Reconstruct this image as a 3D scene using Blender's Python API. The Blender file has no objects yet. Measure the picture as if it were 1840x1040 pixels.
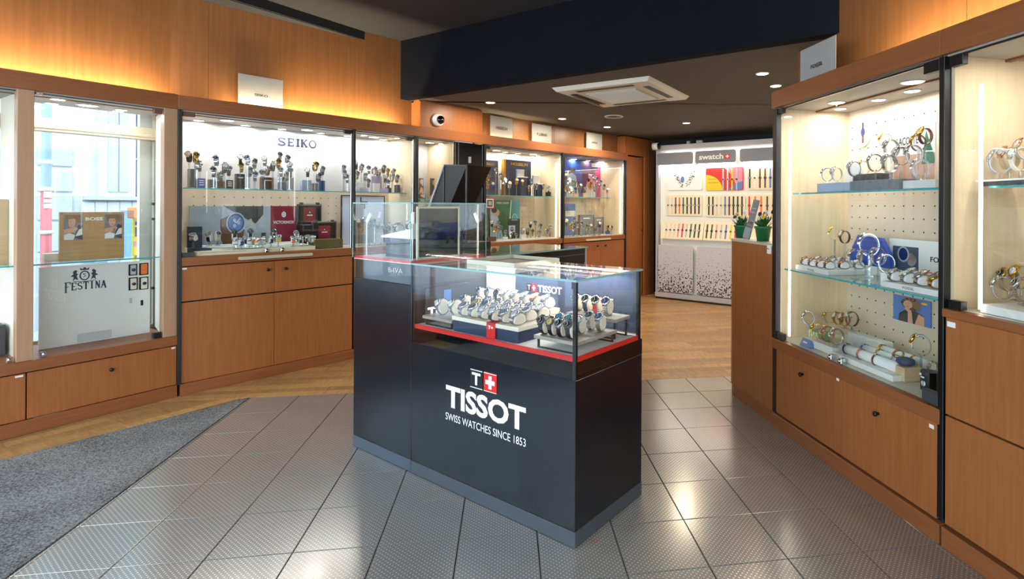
import bpy, math, random
from mathutils import Matrix, Vector
random.seed(7)
scene = bpy.context.scene
col = scene.collection
PI = math.pi

# ------------------------------------------------------------------ camera
FPX, CX, CY, EYE, ROLL = 993.0, 1067.0, 370.2, 1.43, 0.005   # focal length / principal point for 1840x1040
cr, sr = math.cos(ROLL), math.sin(ROLL)
cd = bpy.data.cameras.new('camera')
cd.sensor_fit = 'HORIZONTAL'; cd.sensor_width = 36.0; cd.lens = FPX/1840*36
cd.shift_x = (920-CX)/1840; cd.shift_y = (CY-520)/1840
cd.clip_start = 0.05; cd.clip_end = 100
cam = bpy.data.objects.new('camera', cd); col.objects.link(cam)
cam.matrix_world = Matrix(((cr, -sr, 0, 0), (0, 0, -1, 0), (sr, cr, 0, EYE), (0, 0, 0, 1)))
scene.camera = cam

# ------------------------------------------------------------------ world, daylight, exposure
wd = bpy.data.worlds.new('sky'); scene.world = wd; wd.use_nodes = True
bg = wd.node_tree.nodes['Background']
bg.inputs[0].default_value = (0.80, 0.90, 1.0, 1); bg.inputs[1].default_value = 7.0
vs = scene.view_settings
vs.view_transform = 'Standard'; vs.look = 'None'; vs.exposure = 0.0; vs.gamma = 1.0; vs.use_curve_mapping = False
cy = scene.cycles
cy.max_bounces = 6; cy.diffuse_bounces = 3; cy.glossy_bounces = 3; cy.transmission_bounces = 4
cy.transparent_max_bounces = 20; cy.use_adaptive_sampling = True; cy.adaptive_threshold = .03; cy.caustics_reflective = False; cy.caustics_refractive = False
cy.sample_clamp_indirect = 6.0

# ------------------------------------------------------------------ helpers
def lin(c):
    if isinstance(c, str): c = tuple(int(c[i:i+2], 16) for i in (0, 2, 4))
    return tuple((x/255/12.92 if x/255 <= .04045 else ((x/255+.055)/1.055)**2.4) for x in c) + (1.0,)

MATS = {}
def mat(name, c, rough=.5, metal=0.0, emit=0.0, spec=None, coat=0.0, var=0.0, alpha=None, scale=(40, 40, 40)):
    if name in MATS: return MATS[name]
    m = bpy.data.materials.new(name); m.use_nodes = True
    nt = m.node_tree; b = nt.nodes['Principled BSDF']
    b.inputs['Base Color'].default_value = lin(c); b.inputs['Roughness'].default_value = rough
    b.inputs['Metallic'].default_value = metal
    if spec is not None: b.inputs['Specular IOR Level'].default_value = spec
    if coat: b.inputs['Coat Weight'].default_value = coat; b.inputs['Coat Roughness'].default_value = .08
    if emit: b.inputs['Emission Color'].default_value = lin(c); b.inputs['Emission Strength'].default_value = emit
    if alpha is not None: b.inputs['Alpha'].default_value = alpha
    # every material carries a little procedural unevenness
    tc = nt.nodes.new('ShaderNodeTexCoord'); mp = nt.nodes.new('ShaderNodeMapping'); nz = nt.nodes.new('ShaderNodeTexNoise')
    mp.inputs['Scale'].default_value = scale; nz.inputs['Scale'].default_value = 1.0; nz.inputs['Detail'].default_value = 3
    nt.links.new(tc.outputs['Object'], mp.inputs[0]); nt.links.new(mp.outputs[0], nz.inputs[0])
    if var:
        mx = nt.nodes.new('ShaderNodeMix'); mx.data_type = 'RGBA'
        l = lin(c)
        mx.inputs[6].default_value = tuple(x*(1-var) for x in l[:3])+(1,); mx.inputs[7].default_value = tuple(min(1, x*(1+var)) for x in l[:3])+(1,)
        nt.links.new(nz.outputs['Fac'], mx.inputs[0]); nt.links.new(mx.outputs[2], b.inputs['Base Color'])
    else:
        mr = nt.nodes.new('ShaderNodeMapRange'); mr.inputs[3].default_value = max(0, rough-.04); mr.inputs[4].default_value = min(1, rough+.04)
        nt.links.new(nz.outputs['Fac'], mr.inputs[0]); nt.links.new(mr.outputs[0], b.inputs['Roughness'])
    MATS[name] = m; return m

def wood(name, c1, c2, grain, rough=.38, spec=.35, rnd=0.0):
    m = bpy.data.materials.new(name); m.use_nodes = True
    nt = m.node_tree; b = nt.nodes['Principled BSDF']; b.inputs['Roughness'].default_value = rough; b.inputs['Specular IOR Level'].default_value = spec
    tc = nt.nodes.new('ShaderNodeTexCoord'); mp = nt.nodes.new('ShaderNodeMapping'); mp.inputs['Scale'].default_value = grain
    oi = nt.nodes.new('ShaderNodeObjectInfo'); ad = nt.nodes.new('ShaderNodeVectorMath'); ad.operation = 'ADD'
    nt.links.new(tc.outputs['Object'], ad.inputs[0]); nt.links.new(oi.outputs['Random'], ad.inputs[1]); nt.links.new(ad.outputs[0], mp.inputs[0])
    n1 = nt.nodes.new('ShaderNodeTexNoise'); n1.inputs['Scale'].default_value = 1; n1.inputs['Detail'].default_value = 5; n1.inputs['Roughness'].default_value = .6
    nt.links.new(mp.outputs[0], n1.inputs[0])
    rp = nt.nodes.new('ShaderNodeValToRGB'); rp.color_ramp.elements[0].position = .28; rp.color_ramp.elements[1].position = .72
    rp.color_ramp.elements[0].color = lin(c1); rp.color_ramp.elements[1].color = lin(c2)
    nt.links.new(n1.outputs['Fac'], rp.inputs[0])
    if rnd:
        hs = nt.nodes.new('ShaderNodeHueSaturation'); mr = nt.nodes.new('ShaderNodeMapRange'); mr.inputs[3].default_value = 1-rnd; mr.inputs[4].default_value = 1+rnd
        nt.links.new(oi.outputs['Random'], mr.inputs[0]); nt.links.new(mr.outputs[0], hs.inputs['Value']); nt.links.new(rp.outputs[0], hs.inputs['Color']); nt.links.new(hs.outputs[0], b.inputs['Base Color'])
    else: nt.links.new(rp.outputs[0], b.inputs['Base Color'])
    bp = nt.nodes.new('ShaderNodeBump'); bp.inputs['Strength'].default_value = .05; bp.inputs['Distance'].default_value = .002
    nt.links.new(n1.outputs['Fac'], bp.inputs['Height']); nt.links.new(bp.outputs[0], b.inputs['Normal'])
    MATS[name] = m; return m

def glass(name, tint=(.97, .99, .98), r0=.04, boost=1.0):
    """thin clear sheet: Schlick reflectance over straight transmission"""
    m = bpy.data.materials.new(name); m.use_nodes = True; nt = m.node_tree; nt.nodes.clear()
    o = nt.nodes.new('ShaderNodeOutputMaterial'); mx = nt.nodes.new('ShaderNodeMixShader'); t = nt.nodes.new('ShaderNodeBsdfTransparent'); g = nt.nodes.new('ShaderNodeBsdfGlossy')
    lw = nt.nodes.new('ShaderNodeLayerWeight'); lw.inputs[0].default_value = .5
    t.inputs[0].default_value = tint+(1,); g.inputs['Roughness'].default_value = 0.0; g.inputs[0].default_value = (1, 1, 1, 1)
    pw = nt.nodes.new('ShaderNodeMath'); pw.operation = 'POWER'; pw.inputs[1].default_value = 5.0
    ml = nt.nodes.new('ShaderNodeMath'); ml.operation = 'MULTIPLY_ADD'; ml.inputs[1].default_value = (1-r0)*boost; ml.inputs[2].default_value = r0*boost; ml.use_clamp = True
    nt.links.new(lw.outputs['Facing'], pw.inputs[0]); nt.links.new(pw.outputs[0], ml.inputs[0]); nt.links.new(ml.outputs[0], mx.inputs[0]); nt.links.new(t.outputs[0], mx.inputs[1]); nt.links.new(g.outputs[0], mx.inputs[2]); nt.links.new(mx.outputs[0], o.inputs[0])
    MATS[name] = m; return m

class MB:
    """collects primitives, builds one mesh object"""
    def __init__(s): s.v = []; s.f = []; s.smooth = []
    def add(s, vs, fs, sm=False):
        k = len(s.v); s.v += [tuple(p) for p in vs]; s.f += [tuple(i+k for i in f) for f in fs]; s.smooth += [sm]*len(fs); return s
    def box(s, x0, x1, y0, y1, z0, z1):
        return s.add([(x0,y0,z0),(x1,y0,z0),(x1,y1,z0),(x0,y1,z0),(x0,y0,z1),(x1,y0,z1),(x1,y1,z1),(x0,y1,z1)],
                     [(0,3,2,1),(4,5,6,7),(0,1,5,4),(1,2,6,5),(2,3,7,6),(3,0,4,7)])
    def cbox(s, x0, x1, y0, y1, z0, z1, c=.002):
        """box with chamfered edges"""
        X=(x0,x1);Y=(y0,y1);Z=(z0,z1);vs=[];idx={}
        sg=(1,-1)
        for i in (0,1):
            for j in (0,1):
                for k in (0,1):
                    p=(X[i],Y[j],Z[k]);d=(sg[i]*c,sg[j]*c,sg[k]*c)
                    for ax in range(3):
                        q=[p[a]+(0 if a==ax else d[a]) for a in range(3)]
                        idx[i,j,k,ax]=len(vs);vs.append(tuple(q))
        F=[]
        for ax in range(3):
            b,cc=[a for a in range(3) if a!=ax]
            for e in (0,1):
                def g(u,w):
                    t=[0,0,0];t[ax]=e;t[b]=u;t[cc]=w;return idx[t[0],t[1],t[2],ax]
                F.append((g(0,0),g(1,0),g(1,1),g(0,1)))
        for ax in range(3):
            b,cc=[a for a in range(3) if a!=ax]
            for u in (0,1):
                for w in (0,1):
                    def h(e,fa):
                        t=[0,0,0];t[ax]=e;t[b]=u;t[cc]=w;return idx[t[0],t[1],t[2],fa]
                    F.append((h(0,b),h(1,b),h(1,cc),h(0,cc)))
        for i in (0,1):
            for j in (0,1):
                for k in (0,1): F.append((idx[i,j,k,0],idx[i,j,k,1],idx[i,j,k,2]))
        return s.add(vs,F)
    def prism(s, pts, z0, z1):
        n = len(pts)
        return s.add([(x,y,z0) for x,y in pts]+[(x,y,z1) for x,y in pts], [tuple(range(n-1,-1,-1)), tuple(range(n,2*n))]+[(i,(i+1)%n,n+(i+1)%n,n+i) for i in range(n)])
    def plate(s, pts, y0, y1):
        """polygon in x,z extruded in y (y0 = front)"""
        n = len(pts)
        return s.add([(x,y0,z) for x,z in pts]+[(x,y1,z) for x,z in pts], [tuple(range(n)), tuple(range(2*n-1,n-1,-1))]+[((i+1)%n,i,n+i,n+(i+1)%n) for i in range(n)])
    def lathe(s, prof, n=20, M=None, sm=True):
        vs = []; fs = []
        for r, z in prof:
            for i in range(n):
                a = 2*PI*i/n; vs.append((r*math.cos(a), r*math.sin(a), z))
        for j in range(len(prof)-1):
            for i in range(n): fs.append((j*n+i, j*n+(i+1)%n, (j+1)*n+(i+1)%n, (j+1)*n+i))
        if prof[0][0] > 1e-6: fs.append(tuple(range(n-1,-1,-1)))
        if prof[-1][0] > 1e-6: fs.append(tuple(range((len(prof)-1)*n, len(prof)*n)))
        if M is not None: vs = [M @ Vector(p) for p in vs]
        return s.add(vs, fs, sm)
    def cyl(s, c, r, h, n=16, axis='z', sm=True):
        M = Matrix.Translation(c)
        if axis == 'y': M = M @ Matrix.Rotation(-PI/2, 4, 'X')
        if axis == 'x': M = M @ Matrix.Rotation(PI/2, 4, 'Y')
        return s.lathe([(r,0),(r,h)], n, M, sm)
    def tube(s, pts, r, n=8):
        P = [Vector(p) for p in pts]; rings = []
        for i, p in enumerate(P):
            d = (P[min(i+1,len(P)-1)]-P[max(i-1,0)]).normalized()
            a = d.cross(Vector((0,0,1)));  a = a if a.length > .01 else d.cross(Vector((1,0,0)))
            a.normalize(); b = d.cross(a); rr = r[i] if isinstance(r, (list,tuple)) else r
            rings.append([p+a*(rr*math.cos(2*PI*k/n))+b*(rr*math.sin(2*PI*k/n)) for k in range(n)])
        vs = [v for R_ in rings for v in R_]; fs = []
        for j in range(len(P)-1):
            for k in range(n): fs.append((j*n+k, j*n+(k+1)%n, (j+1)*n+(k+1)%n, (j+1)*n+k))
        fs += [tuple(range(n-1,-1,-1)), tuple(range((len(P)-1)*n, len(P)*n))]
        return s.add(vs, fs, True)
    def xf(s, M):
        s.v = [tuple(M @ Vector(p)) for p in s.v]; return s
    def mesh(s, name):
        me = bpy.data.meshes.new(name); me.from_pydata(s.v, [], s.f)
        if any(s.smooth): me.polygons.foreach_set('use_smooth', s.smooth)
        me.update(); return me
    def build(s, name, m, parent=None, kind=None):
        return link(name, s.mesh(name), m, parent, kind)

def link(name, me, m, parent=None, kind=None, label=None):
    o = bpy.data.objects.new(name, me); col.objects.link(o)
    if m is not None:
        m = MATS[m] if isinstance(m, str) else m
        if len(me.materials) == 0: me.materials.append(m)
        if me.materials[0] is not m:
            o.material_slots[0].link = 'OBJECT'; o.material_slots[0].material = m
    if parent is not None: o.parent = parent
    if kind: o['kind'] = kind
    if label: o['label'] = label
    return o

def tag(o, label, cat, group=None):
    o['label'] = label; o['category'] = cat
    if group: o['group'] = group
    return o

def ray(u, v):
    a = (u-CX)/FPX; b = -(v-CY)/FPX
    return (cr*a-sr*b, 1.0, sr*a+cr*b)
def on_z(u, v, z=0.0):
    r = ray(u, v); t = (z-EYE)/r[2]; return (r[0]*t, t)

class Fr:
    """a wall's own frame: x along it (left to right as seen), y away from the viewer, z up"""
    def __init__(s, ox, oy, ex, ey):
        n = math.hypot(ex, ey); s.o = (ox, oy); s.ex = (ex/n, ey/n); s.ey = (-ey/n, ex/n); s.ang = math.atan2(ey, ex)
    def w(s, x, y, z=0.0): return Vector((s.o[0]+x*s.ex[0]+y*s.ey[0], s.o[1]+x*s.ex[1]+y*s.ey[1], z))
    def hit(s, u, v, y0=0.0):
        r = ray(u, v); k = s.o[0]*s.ey[0]+s.o[1]*s.ey[1]+y0; t = k/(r[0]*s.ey[0]+r[1]*s.ey[1])
        x, y, z = r[0]*t-s.o[0], t-s.o[1], EYE+r[2]*t
        return (x*s.ex[0]+y*s.ex[1], z)
    def hz(s, u, v, z0):
        x, y = on_z(u, v, z0); x -= s.o[0]; y -= s.o[1]
        return (x*s.ex[0]+y*s.ex[1], x*s.ey[0]+y*s.ey[1])
    def thing(s, name, label, cat, x=0, y=0, z=0, rz=0, group=None):
        o = bpy.data.objects.new(name, None); o.empty_display_size = .05; col.objects.link(o)
        o.location = s.w(x, y, z); o.rotation_euler = (0, 0, s.ang+rz); tag(o, label, cat, group); return o
    def one(s, name, mb, m, label, cat, x=0, y=0, z=0, rz=0, group=None):
        o = mb.build(name, m); o.location = s.w(x, y, z); o.rotation_euler = (0, 0, s.ang+rz); tag(o, label, cat, group); return o
    def struct(s, name, mb, m, parent=None):
        o = mb.build(name, m, parent)
        if parent is None: o.location = s.w(0, 0, 0); o.rotation_euler = (0, 0, s.ang); o['kind'] = 'structure'
        return o
S = Fr(-3.096, 4.108, .825, 1)        # long wall of cabinets
L = Fr(-3.576, 3.328, .48, .78)       # window cases on the left
R = Fr(1.190, 3.623, .2305, -1)       # cabinets on the right
K = Fr(-1.4225, 3.283, 1.346, -.975)  # island counter
W = Fr(.982, 8.66, .998, -.69)        # white wall display at the back
B = Fr(-1.892, 5.745, 3.26, -2.075)   # bulkhead
G = Fr(0, 0, 1, 0)                    # the room
T = Fr(-.532, 2.116, 1, .155)         # tile grid

# lettering: flat meshes in the x,z plane facing -y, fitted to a box
def _text(txt, bold=0.0):
    cu = bpy.data.curves.new('t', 'FONT'); cu.body = txt; cu.offset = bold; cu.extrude = .0; cu.resolution_u = 3
    o = bpy.data.objects.new('t', cu); col.objects.link(o)
    bpy.context.view_layer.update()
    me = bpy.data.meshes.new_from_object(o.evaluated_get(bpy.context.evaluated_depsgraph_get()))
    vs = [(v.co.x, v.co.y) for v in me.vertices]; fs = [tuple(p.vertices) for p in me.polygons]
    bpy.data.objects.remove(o); bpy.data.curves.remove(cu); bpy.data.meshes.remove(me)
    return vs, fs
_tc = {}
def lettering(parent, txt, x0, x1, z0, z1, y, m, bold=0.0, name='lettering', mirror=False):
    if (txt, bold) not in _tc: _tc[txt, bold] = _text(txt, bold)
    vs, fs = _tc[txt, bold]
    ax, bx = min(p[0] for p in vs), max(p[0] for p in vs); ay, by = min(p[1] for p in vs), max(p[1] for p in vs)
    f = lambda p: (x0+(x1-x0)*((bx-p[0]) if mirror else (p[0]-ax))/(bx-ax), y, z0+(z1-z0)*(p[1]-ay)/(by-ay))
    mb = MB(); mb.add([f(p) for p in vs], fs if not mirror else [q[::-1] for q in fs])
    return mb.build(name, m, parent)
for t_, b_ in (('TISSOT',.035),('T',.03),('SWISS WATCHES SINCE 1853',.0),('SEIKO',0),('AVI-8',0),('swatch',.03),('LACOSTE',.01),('FOSSIL',.012),('VICTORINOX',.02),('BOSS',.04),('HERBELIN',.01),('P. LORRAIN',.01),('LORUS',.02),('T+',.03),('FO',.02),('PIERRE LANNIER',.01),('FROM THE MAKERS OF THE ORIGINAL SWISS ARMY KNIFE',0),('R',.02)):
    _tc[t_, b_] = _text(t_, b_)

def strokes(parent, segs, x0, z0, sx, sz, y, m, name='lettering'):
    """letters drawn as thick strokes: (xa,za,xb,zb,width) in unit cells"""
    mb = MB()
    for xa, za, xb, zb, w in segs:
        a = Vector((x0+xa*sx, z0+za*sz)); b = Vector((x0+xb*sx, z0+zb*sz)); d = (b-a)
        n = Vector((-d.y, d.x)).normalized()*(w/2)
        mb.add([(p.x, y, p.y) for p in (a-n, b-n, b+n, a+n)], [(0, 1, 2, 3)])
    return mb.build(name, m, parent)
def ellipse(x, z, rx, rz, n=24, a0=0, a1=2*PI):
    return [(x+rx*math.cos(a0+(a1-a0)*i/n), z+rz*math.sin(a0+(a1-a0)*i/n)) for i in range(n)]
def rrect(x0, x1, z0, z1, r, n=5):
    p = []
    for cx_, cz_, a in ((x1-r, z1-r, 0), (x0+r, z1-r, PI/2), (x0+r, z0+r, PI), (x1-r, z0+r, 1.5*PI)):
        p += [(cx_+r*math.cos(a+PI/2*i/n), cz_+r*math.sin(a+PI/2*i/n)) for i in range(n+1)]
    return p
def flat(parent, pts, y, m, name='print'):
    mb = MB(); mb.add([(x, y, z) for x, z in pts], [tuple(range(len(pts)))]); return mb.build(name, m, parent)

ORD = ['first','second','third','fourth','fifth','sixth','seventh','eighth','ninth','tenth','eleventh','twelfth','thirteenth','fourteenth','fifteenth','sixteenth','seventeenth','eighteenth','nineteenth','twentieth','twenty-first','twenty-second','twenty-third','twenty-fourth','twenty-fifth','twenty-sixth','twenty-seventh','twenty-eighth','twenty-ninth','thirtieth','thirty-first','thirty-second','thirty-third','thirty-fourth','thirty-fifth','thirty-sixth','thirty-seventh','thirty-eighth']

# ------------------------------------------------------------------ materials
wood('beech', (152,90,48), (170,105,58), (60, 60, 3))            # vertical grain
wood('beech_h', (136,80,45), (152,92,53), (3, 60, 60))           # grain along the board
wood('beech_wall', (120,78,44), (138,91,54), (45, 45, 2.0))
wood('maple', (218,192,156), (230,206,172), (50, 50, 2.5), .45)
wood('post_wood', (176,136,104), (186,146,114), (60, 60, 3))
wood('black_wood', (8,12,19), (13,19,29), (120, 120, 4), .2, .6)
wood('parquet', (146,108,66), (186,146,96), (60, 5, 60), .32, .5, .22)
wood('oak_board', (176,138,88), (196,158,106), (4, 40, 60))
wood('grey_wood', (150,142,132), (172,164,152), (5, 60, 60))
wood('pale_oak', (190,160,124), (206,178,142), (4, 60, 60))
mat('plinth_black', '20262e', .35)
mat('black', '0b0c0f', .4); mat('black_gloss', '08090c', .08, spec=.6); mat('brown_black', '1a1310', .3)
mat('gap', '060505', .8)
mat('kick', '4c535c', .35, .35)
mat('kick_mat', '4d5766', .3, .3)
mat('chrome', 'd6d8da', .08, 1.0); mat('steel', 'c4c6ca', .2, 1.0); mat('dark_steel', '55585e', .3, 1.0); mat('gold', 'd8a640', .22, 1.0); mat('rose', 'd9a184', .22, 1.0)
mat('pull', 'd8d2bc', .3, .3)
mat('white', 'f2f2f0', .45); mat('white_soft', 'e9e8e4', .6); mat('paper', 'f0efec', .7); mat('cream', 'e6dcc8', .7); mat('cushion', 'e3d8c4', .8, var=.05); mat('cushion_white', 'ecebea', .8, var=.04)
mat('case_top', 'a09a92', .5, .0)
mat('case_floor', 'd9d4c4', .4)
mat('white_back', 'd0d0d2', .5)
mat('peg', 'dac9b2', .5, var=.03); mat('hole', '3a332c', .9)
mat('red', 'd2231f', .35); mat('burgundy', '8c1f38', .5); mat('navy', '232f4c', .5); mat('blue', '2a4fae', .4); mat('pale_blue', 'a9bddb', .5); mat('mid_blue', '5c7fc0', .5)
mat('grey', '7c7f86', .5); mat('light_grey', 'b9bcc0', .5); mat('dark_grey', '3c3e42', .5); mat('slate', '45506a', .5)
mat('green_pot', '1d6b46', .35); mat('leaf', '2f5e2a', .5, var=.3); mat('petal_dark', '2a1c46', .6); mat('petal_white', 'ece9ee', .6); mat('petal_yellow', 'd9b72a', .6); mat('soil', '2c2018', .9)
mat('green', '2f6e4f', .5); mat('dark_green', '1d3a30', .5); mat('lime_box', '7fae7a', .4); mat('teal_edge', '3fa3a6', .15, emit=.12); mat('olive', '4f5426', .5)
mat('yellow', 'f0c81e', .5); mat('orange', 'e8752c', .5); mat('pink', 'e88ba0', .5); mat('magenta', 'd0206f', .5); mat('lavender', 'b7a4cf', .5); mat('brown', '6b4630', .6); mat('skin', 'd2a184', .6); mat('skin_dark', '8a5f48', .6); mat('hair', '3a2a22', .8); mat('hair_light', '8a6a4c', .8); mat('purple', '4b2f57', .5); mat('light_strap', 'd9d6d0', .5)
mat('crystal', 'e9edf0', .05, alpha=.35)
mat('lamp_lens', 'fff6e6', .5, emit=14.0); mat('lamp_ring', 'd8d8d8', .25, .6); mat('led', 'fff7ea', .5, emit=7.0); mat('screen_white', 'f2f6ff', .5, emit=1.0)
mat('cove_led', 'ffcf7a', .5, emit=4.0)
mat('ceiling_dark', '383a3e', .85, spec=.2, var=.06, scale=(3, 3, 3)); mat('ceiling_low', '5a544c', .8, var=.05, scale=(3, 3, 3)); mat('bulkhead', '0d1119', .8, spec=.12, var=.08, scale=(4, 4, 4)); mat('soffit_black', '0d0d0f', .7)
mat('ac', 'e4e0d4', .4); mat('ac_grille', 'b8b4a4', .6); mat('ac_slot', '4a4d4c', .5)
mat('plaster', 'cfccc6', .8, var=.05, scale=(2, 2, 2)); mat('facade', 'b2bbc8', .8, var=.08, scale=(1.5, 1.5, 1.5)); mat('facade_stone', '98a2b0', .85, var=.1, scale=(2, 2, 2)); mat('asphalt', '8c97a6', .8, var=.15, scale=(3, 3, 3)); mat('pipe_red', 'a5525c', .5); mat('pipe_teal', '9fc4d6', .4)
mat('window_frame', 'b3a892', .4)
mat('display_white', 'eef0ea', .5); mat('display_grey', '7f8088', .4); mat('display_frame', 'b4b2b6', .35); mat('tray_cream', 'efe2c2', .6)
mat('dial_black', '101216', .25); mat('dial_blue', '1c2f66', .25); mat('dial_white', 'eceae6', .3); mat('dial_green', '1f4a3a', .25); mat('dial_teal', '4fa5b2', .25); mat('dial_grey', '60636a', .3); mat('dial_gold', 'cfae62', .3); mat('marks', 'dcdcdc', .3, .5); mat('marks_dark', '303236', .3, .5)
glass('glass'); glass('glass_case', (.985, .995, .99), .035, .8); glass('glass_counter', (.975, .988, .988), .05, 1.0); glass('glass_shelf', (.86, .96, .95))
glass('acrylic', (.94, .96, .97)); glass('acrylic_stand', (.80, .84, .87), .10)
mat('glass_edge', '86b4b0', .15)
glass('blue_film', (.62, .8, .95)); glass('dark_film', (.22, .23, .25), .06)
def card_mat():
    m = bpy.data.materials.new('sign_white'); m.use_nodes = True; nt = m.node_tree; b = nt.nodes['Principled BSDF']; b.inputs['Base Color'].default_value = lin('e6e0da'); b.inputs['Roughness'].default_value = .6
    tr = nt.nodes.new('ShaderNodeBsdfTranslucent'); tr.inputs[0].default_value = lin('f2e8da'); mx = nt.nodes.new('ShaderNodeMixShader'); mx.inputs[0].default_value = .35
    o = [n for n in nt.nodes if n.type == 'OUTPUT_MATERIAL'][0]; nt.links.new(b.outputs[0], mx.inputs[1]); nt.links.new(tr.outputs[0], mx.inputs[2]); nt.links.new(mx.outputs[0], o.inputs[0]); MATS['sign_white'] = m
card_mat()

# flame-speckled panel of the back display
def speckle():
    m = bpy.data.materials.new('speckle'); m.use_nodes = True; nt = m.node_tree; b = nt.nodes['Principled BSDF']; b.inputs['Roughness'].default_value = .5
    tc = nt.nodes.new('ShaderNodeTexCoord'); sp = nt.nodes.new('ShaderNodeSeparateXYZ'); nz = nt.nodes.new('ShaderNodeTexNoise'); nz.inputs['Scale'].default_value = 42; nz.inputs['Detail'].default_value = 1.5
    nt.links.new(tc.outputs['Object'], nz.inputs[0]); nt.links.new(tc.outputs['Object'], sp.inputs[0])
    mr = nt.nodes.new('ShaderNodeMapRange'); mr.inputs[1].default_value = .1; mr.inputs[2].default_value = .72; mr.inputs[3].default_value = .50; mr.inputs[4].default_value = .72
    nt.links.new(sp.outputs['Z'], mr.inputs[0])
    gt = nt.nodes.new('ShaderNodeMath'); gt.operation = 'GREATER_THAN'; nt.links.new(nz.outputs['Fac'], gt.inputs[0]); nt.links.new(mr.outputs[0], gt.inputs[1])
    mx = nt.nodes.new('ShaderNodeMix'); mx.data_type = 'RGBA'; mx.inputs[6].default_value = lin('c6c3cb'); mx.inputs[7].default_value = lin('1a1c38')
    nt.links.new(gt.outputs[0], mx.inputs[0]); nt.links.new(mx.outputs[2], b.inputs['Base Color']); MATS['speckle'] = m
speckle()
# studded floor tile: fine raised dots in a grid
def studs():
    m = bpy.data.materials.new('stud_tile'); m.use_nodes = True; nt = m.node_tree; b = nt.nodes['Principled BSDF']
    tc = nt.nodes.new('ShaderNodeTexCoord'); mp = nt.nodes.new('ShaderNodeMapping'); mp.inputs['Scale'].default_value = (63.6, 63.6, 0); mp.inputs['Rotation'].default_value = (0, 0, PI/4)
    nt.links.new(tc.outputs['Object'], mp.inputs[0])
    fr = nt.nodes.new('ShaderNodeVectorMath'); fr.operation = 'FRACTION'; nt.links.new(mp.outputs[0], fr.inputs[0])
    ds = nt.nodes.new('ShaderNodeVectorMath'); ds.operation = 'DISTANCE'; ds.inputs[1].default_value = (.5, .5, 0); nt.links.new(fr.outputs[0], ds.inputs[0])
    rp = nt.nodes.new('ShaderNodeMapRange'); rp.inputs[1].default_value = .22; rp.inputs[2].default_value = .14; rp.inputs[3].default_value = 0; rp.inputs[4].default_value = 1
    nt.links.new(ds.outputs['Value'], rp.inputs[0])
    nz = nt.nodes.new('ShaderNodeTexNoise'); nz.inputs['Scale'].default_value = 5; nt.links.new(tc.outputs['Object'], nz.inputs[0])
    base = nt.nodes.new('ShaderNodeMix'); base.data_type = 'RGBA'; base.inputs[6].default_value = lin('98948f'); base.inputs[7].default_value = lin('a6a19b'); nt.links.new(nz.outputs['Fac'], base.inputs[0])
    mx = nt.nodes.new('ShaderNodeMix'); mx.data_type = 'RGBA'; mx.inputs[7].default_value = lin('e8e6e0')
    nt.links.new(rp.outputs[0], mx.inputs[0]); nt.links.new(base.outputs[2], mx.inputs[6]); nt.links.new(mx.outputs[2], b.inputs['Base Color'])
    b.inputs['Roughness'].default_value = .2; b.inputs['Specular IOR Level'].default_value = .9; b.inputs['Metallic'].default_value = .5
    bp = nt.nodes.new('ShaderNodeBump'); bp.inputs['Strength'].default_value = .12; bp.inputs['Distance'].default_value = .0008; nt.links.new(rp.outputs[0], bp.inputs['Height']); nt.links.new(bp.outputs[0], b.inputs['Normal'])
    MATS['stud_tile'] = m
studs()
def carpet():
    m = bpy.data.materials.new('carpet'); m.use_nodes = True; nt = m.node_tree; b = nt.nodes['Principled BSDF']; b.inputs['Roughness'].default_value = .95; b.inputs['Specular IOR Level'].default_value = .1
    tc = nt.nodes.new('ShaderNodeTexCoord'); n1 = nt.nodes.new('ShaderNodeTexNoise'); n1.inputs['Scale'].default_value = 130; n1.inputs['Detail'].default_value = 4; n2 = nt.nodes.new('ShaderNodeTexNoise'); n2.inputs['Scale'].default_value = 2.5
    nt.links.new(tc.outputs['Object'], n1.inputs[0]); nt.links.new(tc.outputs['Object'], n2.inputs[0])
    mm = nt.nodes.new('ShaderNodeMath'); mm.operation = 'MULTIPLY_ADD'; mm.inputs[1].default_value = .75; nt.links.new(n1.outputs['Fac'], mm.inputs[0])
    m2 = nt.nodes.new('ShaderNodeMath'); m2.operation = 'MULTIPLY'; m2.inputs[1].default_value = .25; nt.links.new(n2.outputs['Fac'], m2.inputs[0]); nt.links.new(m2.outputs[0], mm.inputs[2])
    rp = nt.nodes.new('ShaderNodeValToRGB'); rp.color_ramp.elements[0].position = .36; rp.color_ramp.elements[1].position = .64; rp.color_ramp.elements[0].color = lin('3c3b3c'); rp.color_ramp.elements[1].color = lin('8d8b89')
    nt.links.new(mm.outputs[0], rp.inputs[0]); nt.links.new(rp.outputs[0], b.inputs['Base Color'])
    bp = nt.nodes.new('ShaderNodeBump'); bp.inputs['Strength'].default_value = .6; bp.inputs['Distance'].default_value = .004; nt.links.new(n1.outputs['Fac'], bp.inputs['Height']); nt.links.new(bp.outputs[0], b.inputs['Normal'])
    MATS['carpet'] = m
carpet()

def area(parent, loc, size, energy, color=(1, 1, 1), rot=(0, 0, 0), shape='DISK', size_y=None, spread=None, name='light'):
    ld = bpy.data.lights.new(name, 'AREA'); ld.shape = shape; ld.size = size; ld.energy = energy; ld.color = color
    if size_y: ld.size_y = size_y
    if spread: ld.spread = spread
    o = bpy.data.objects.new(name, ld); col.objects.link(o); o.location = loc; o.rotation_euler = rot
    if parent is not None: o.parent = parent
    return o

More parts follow.
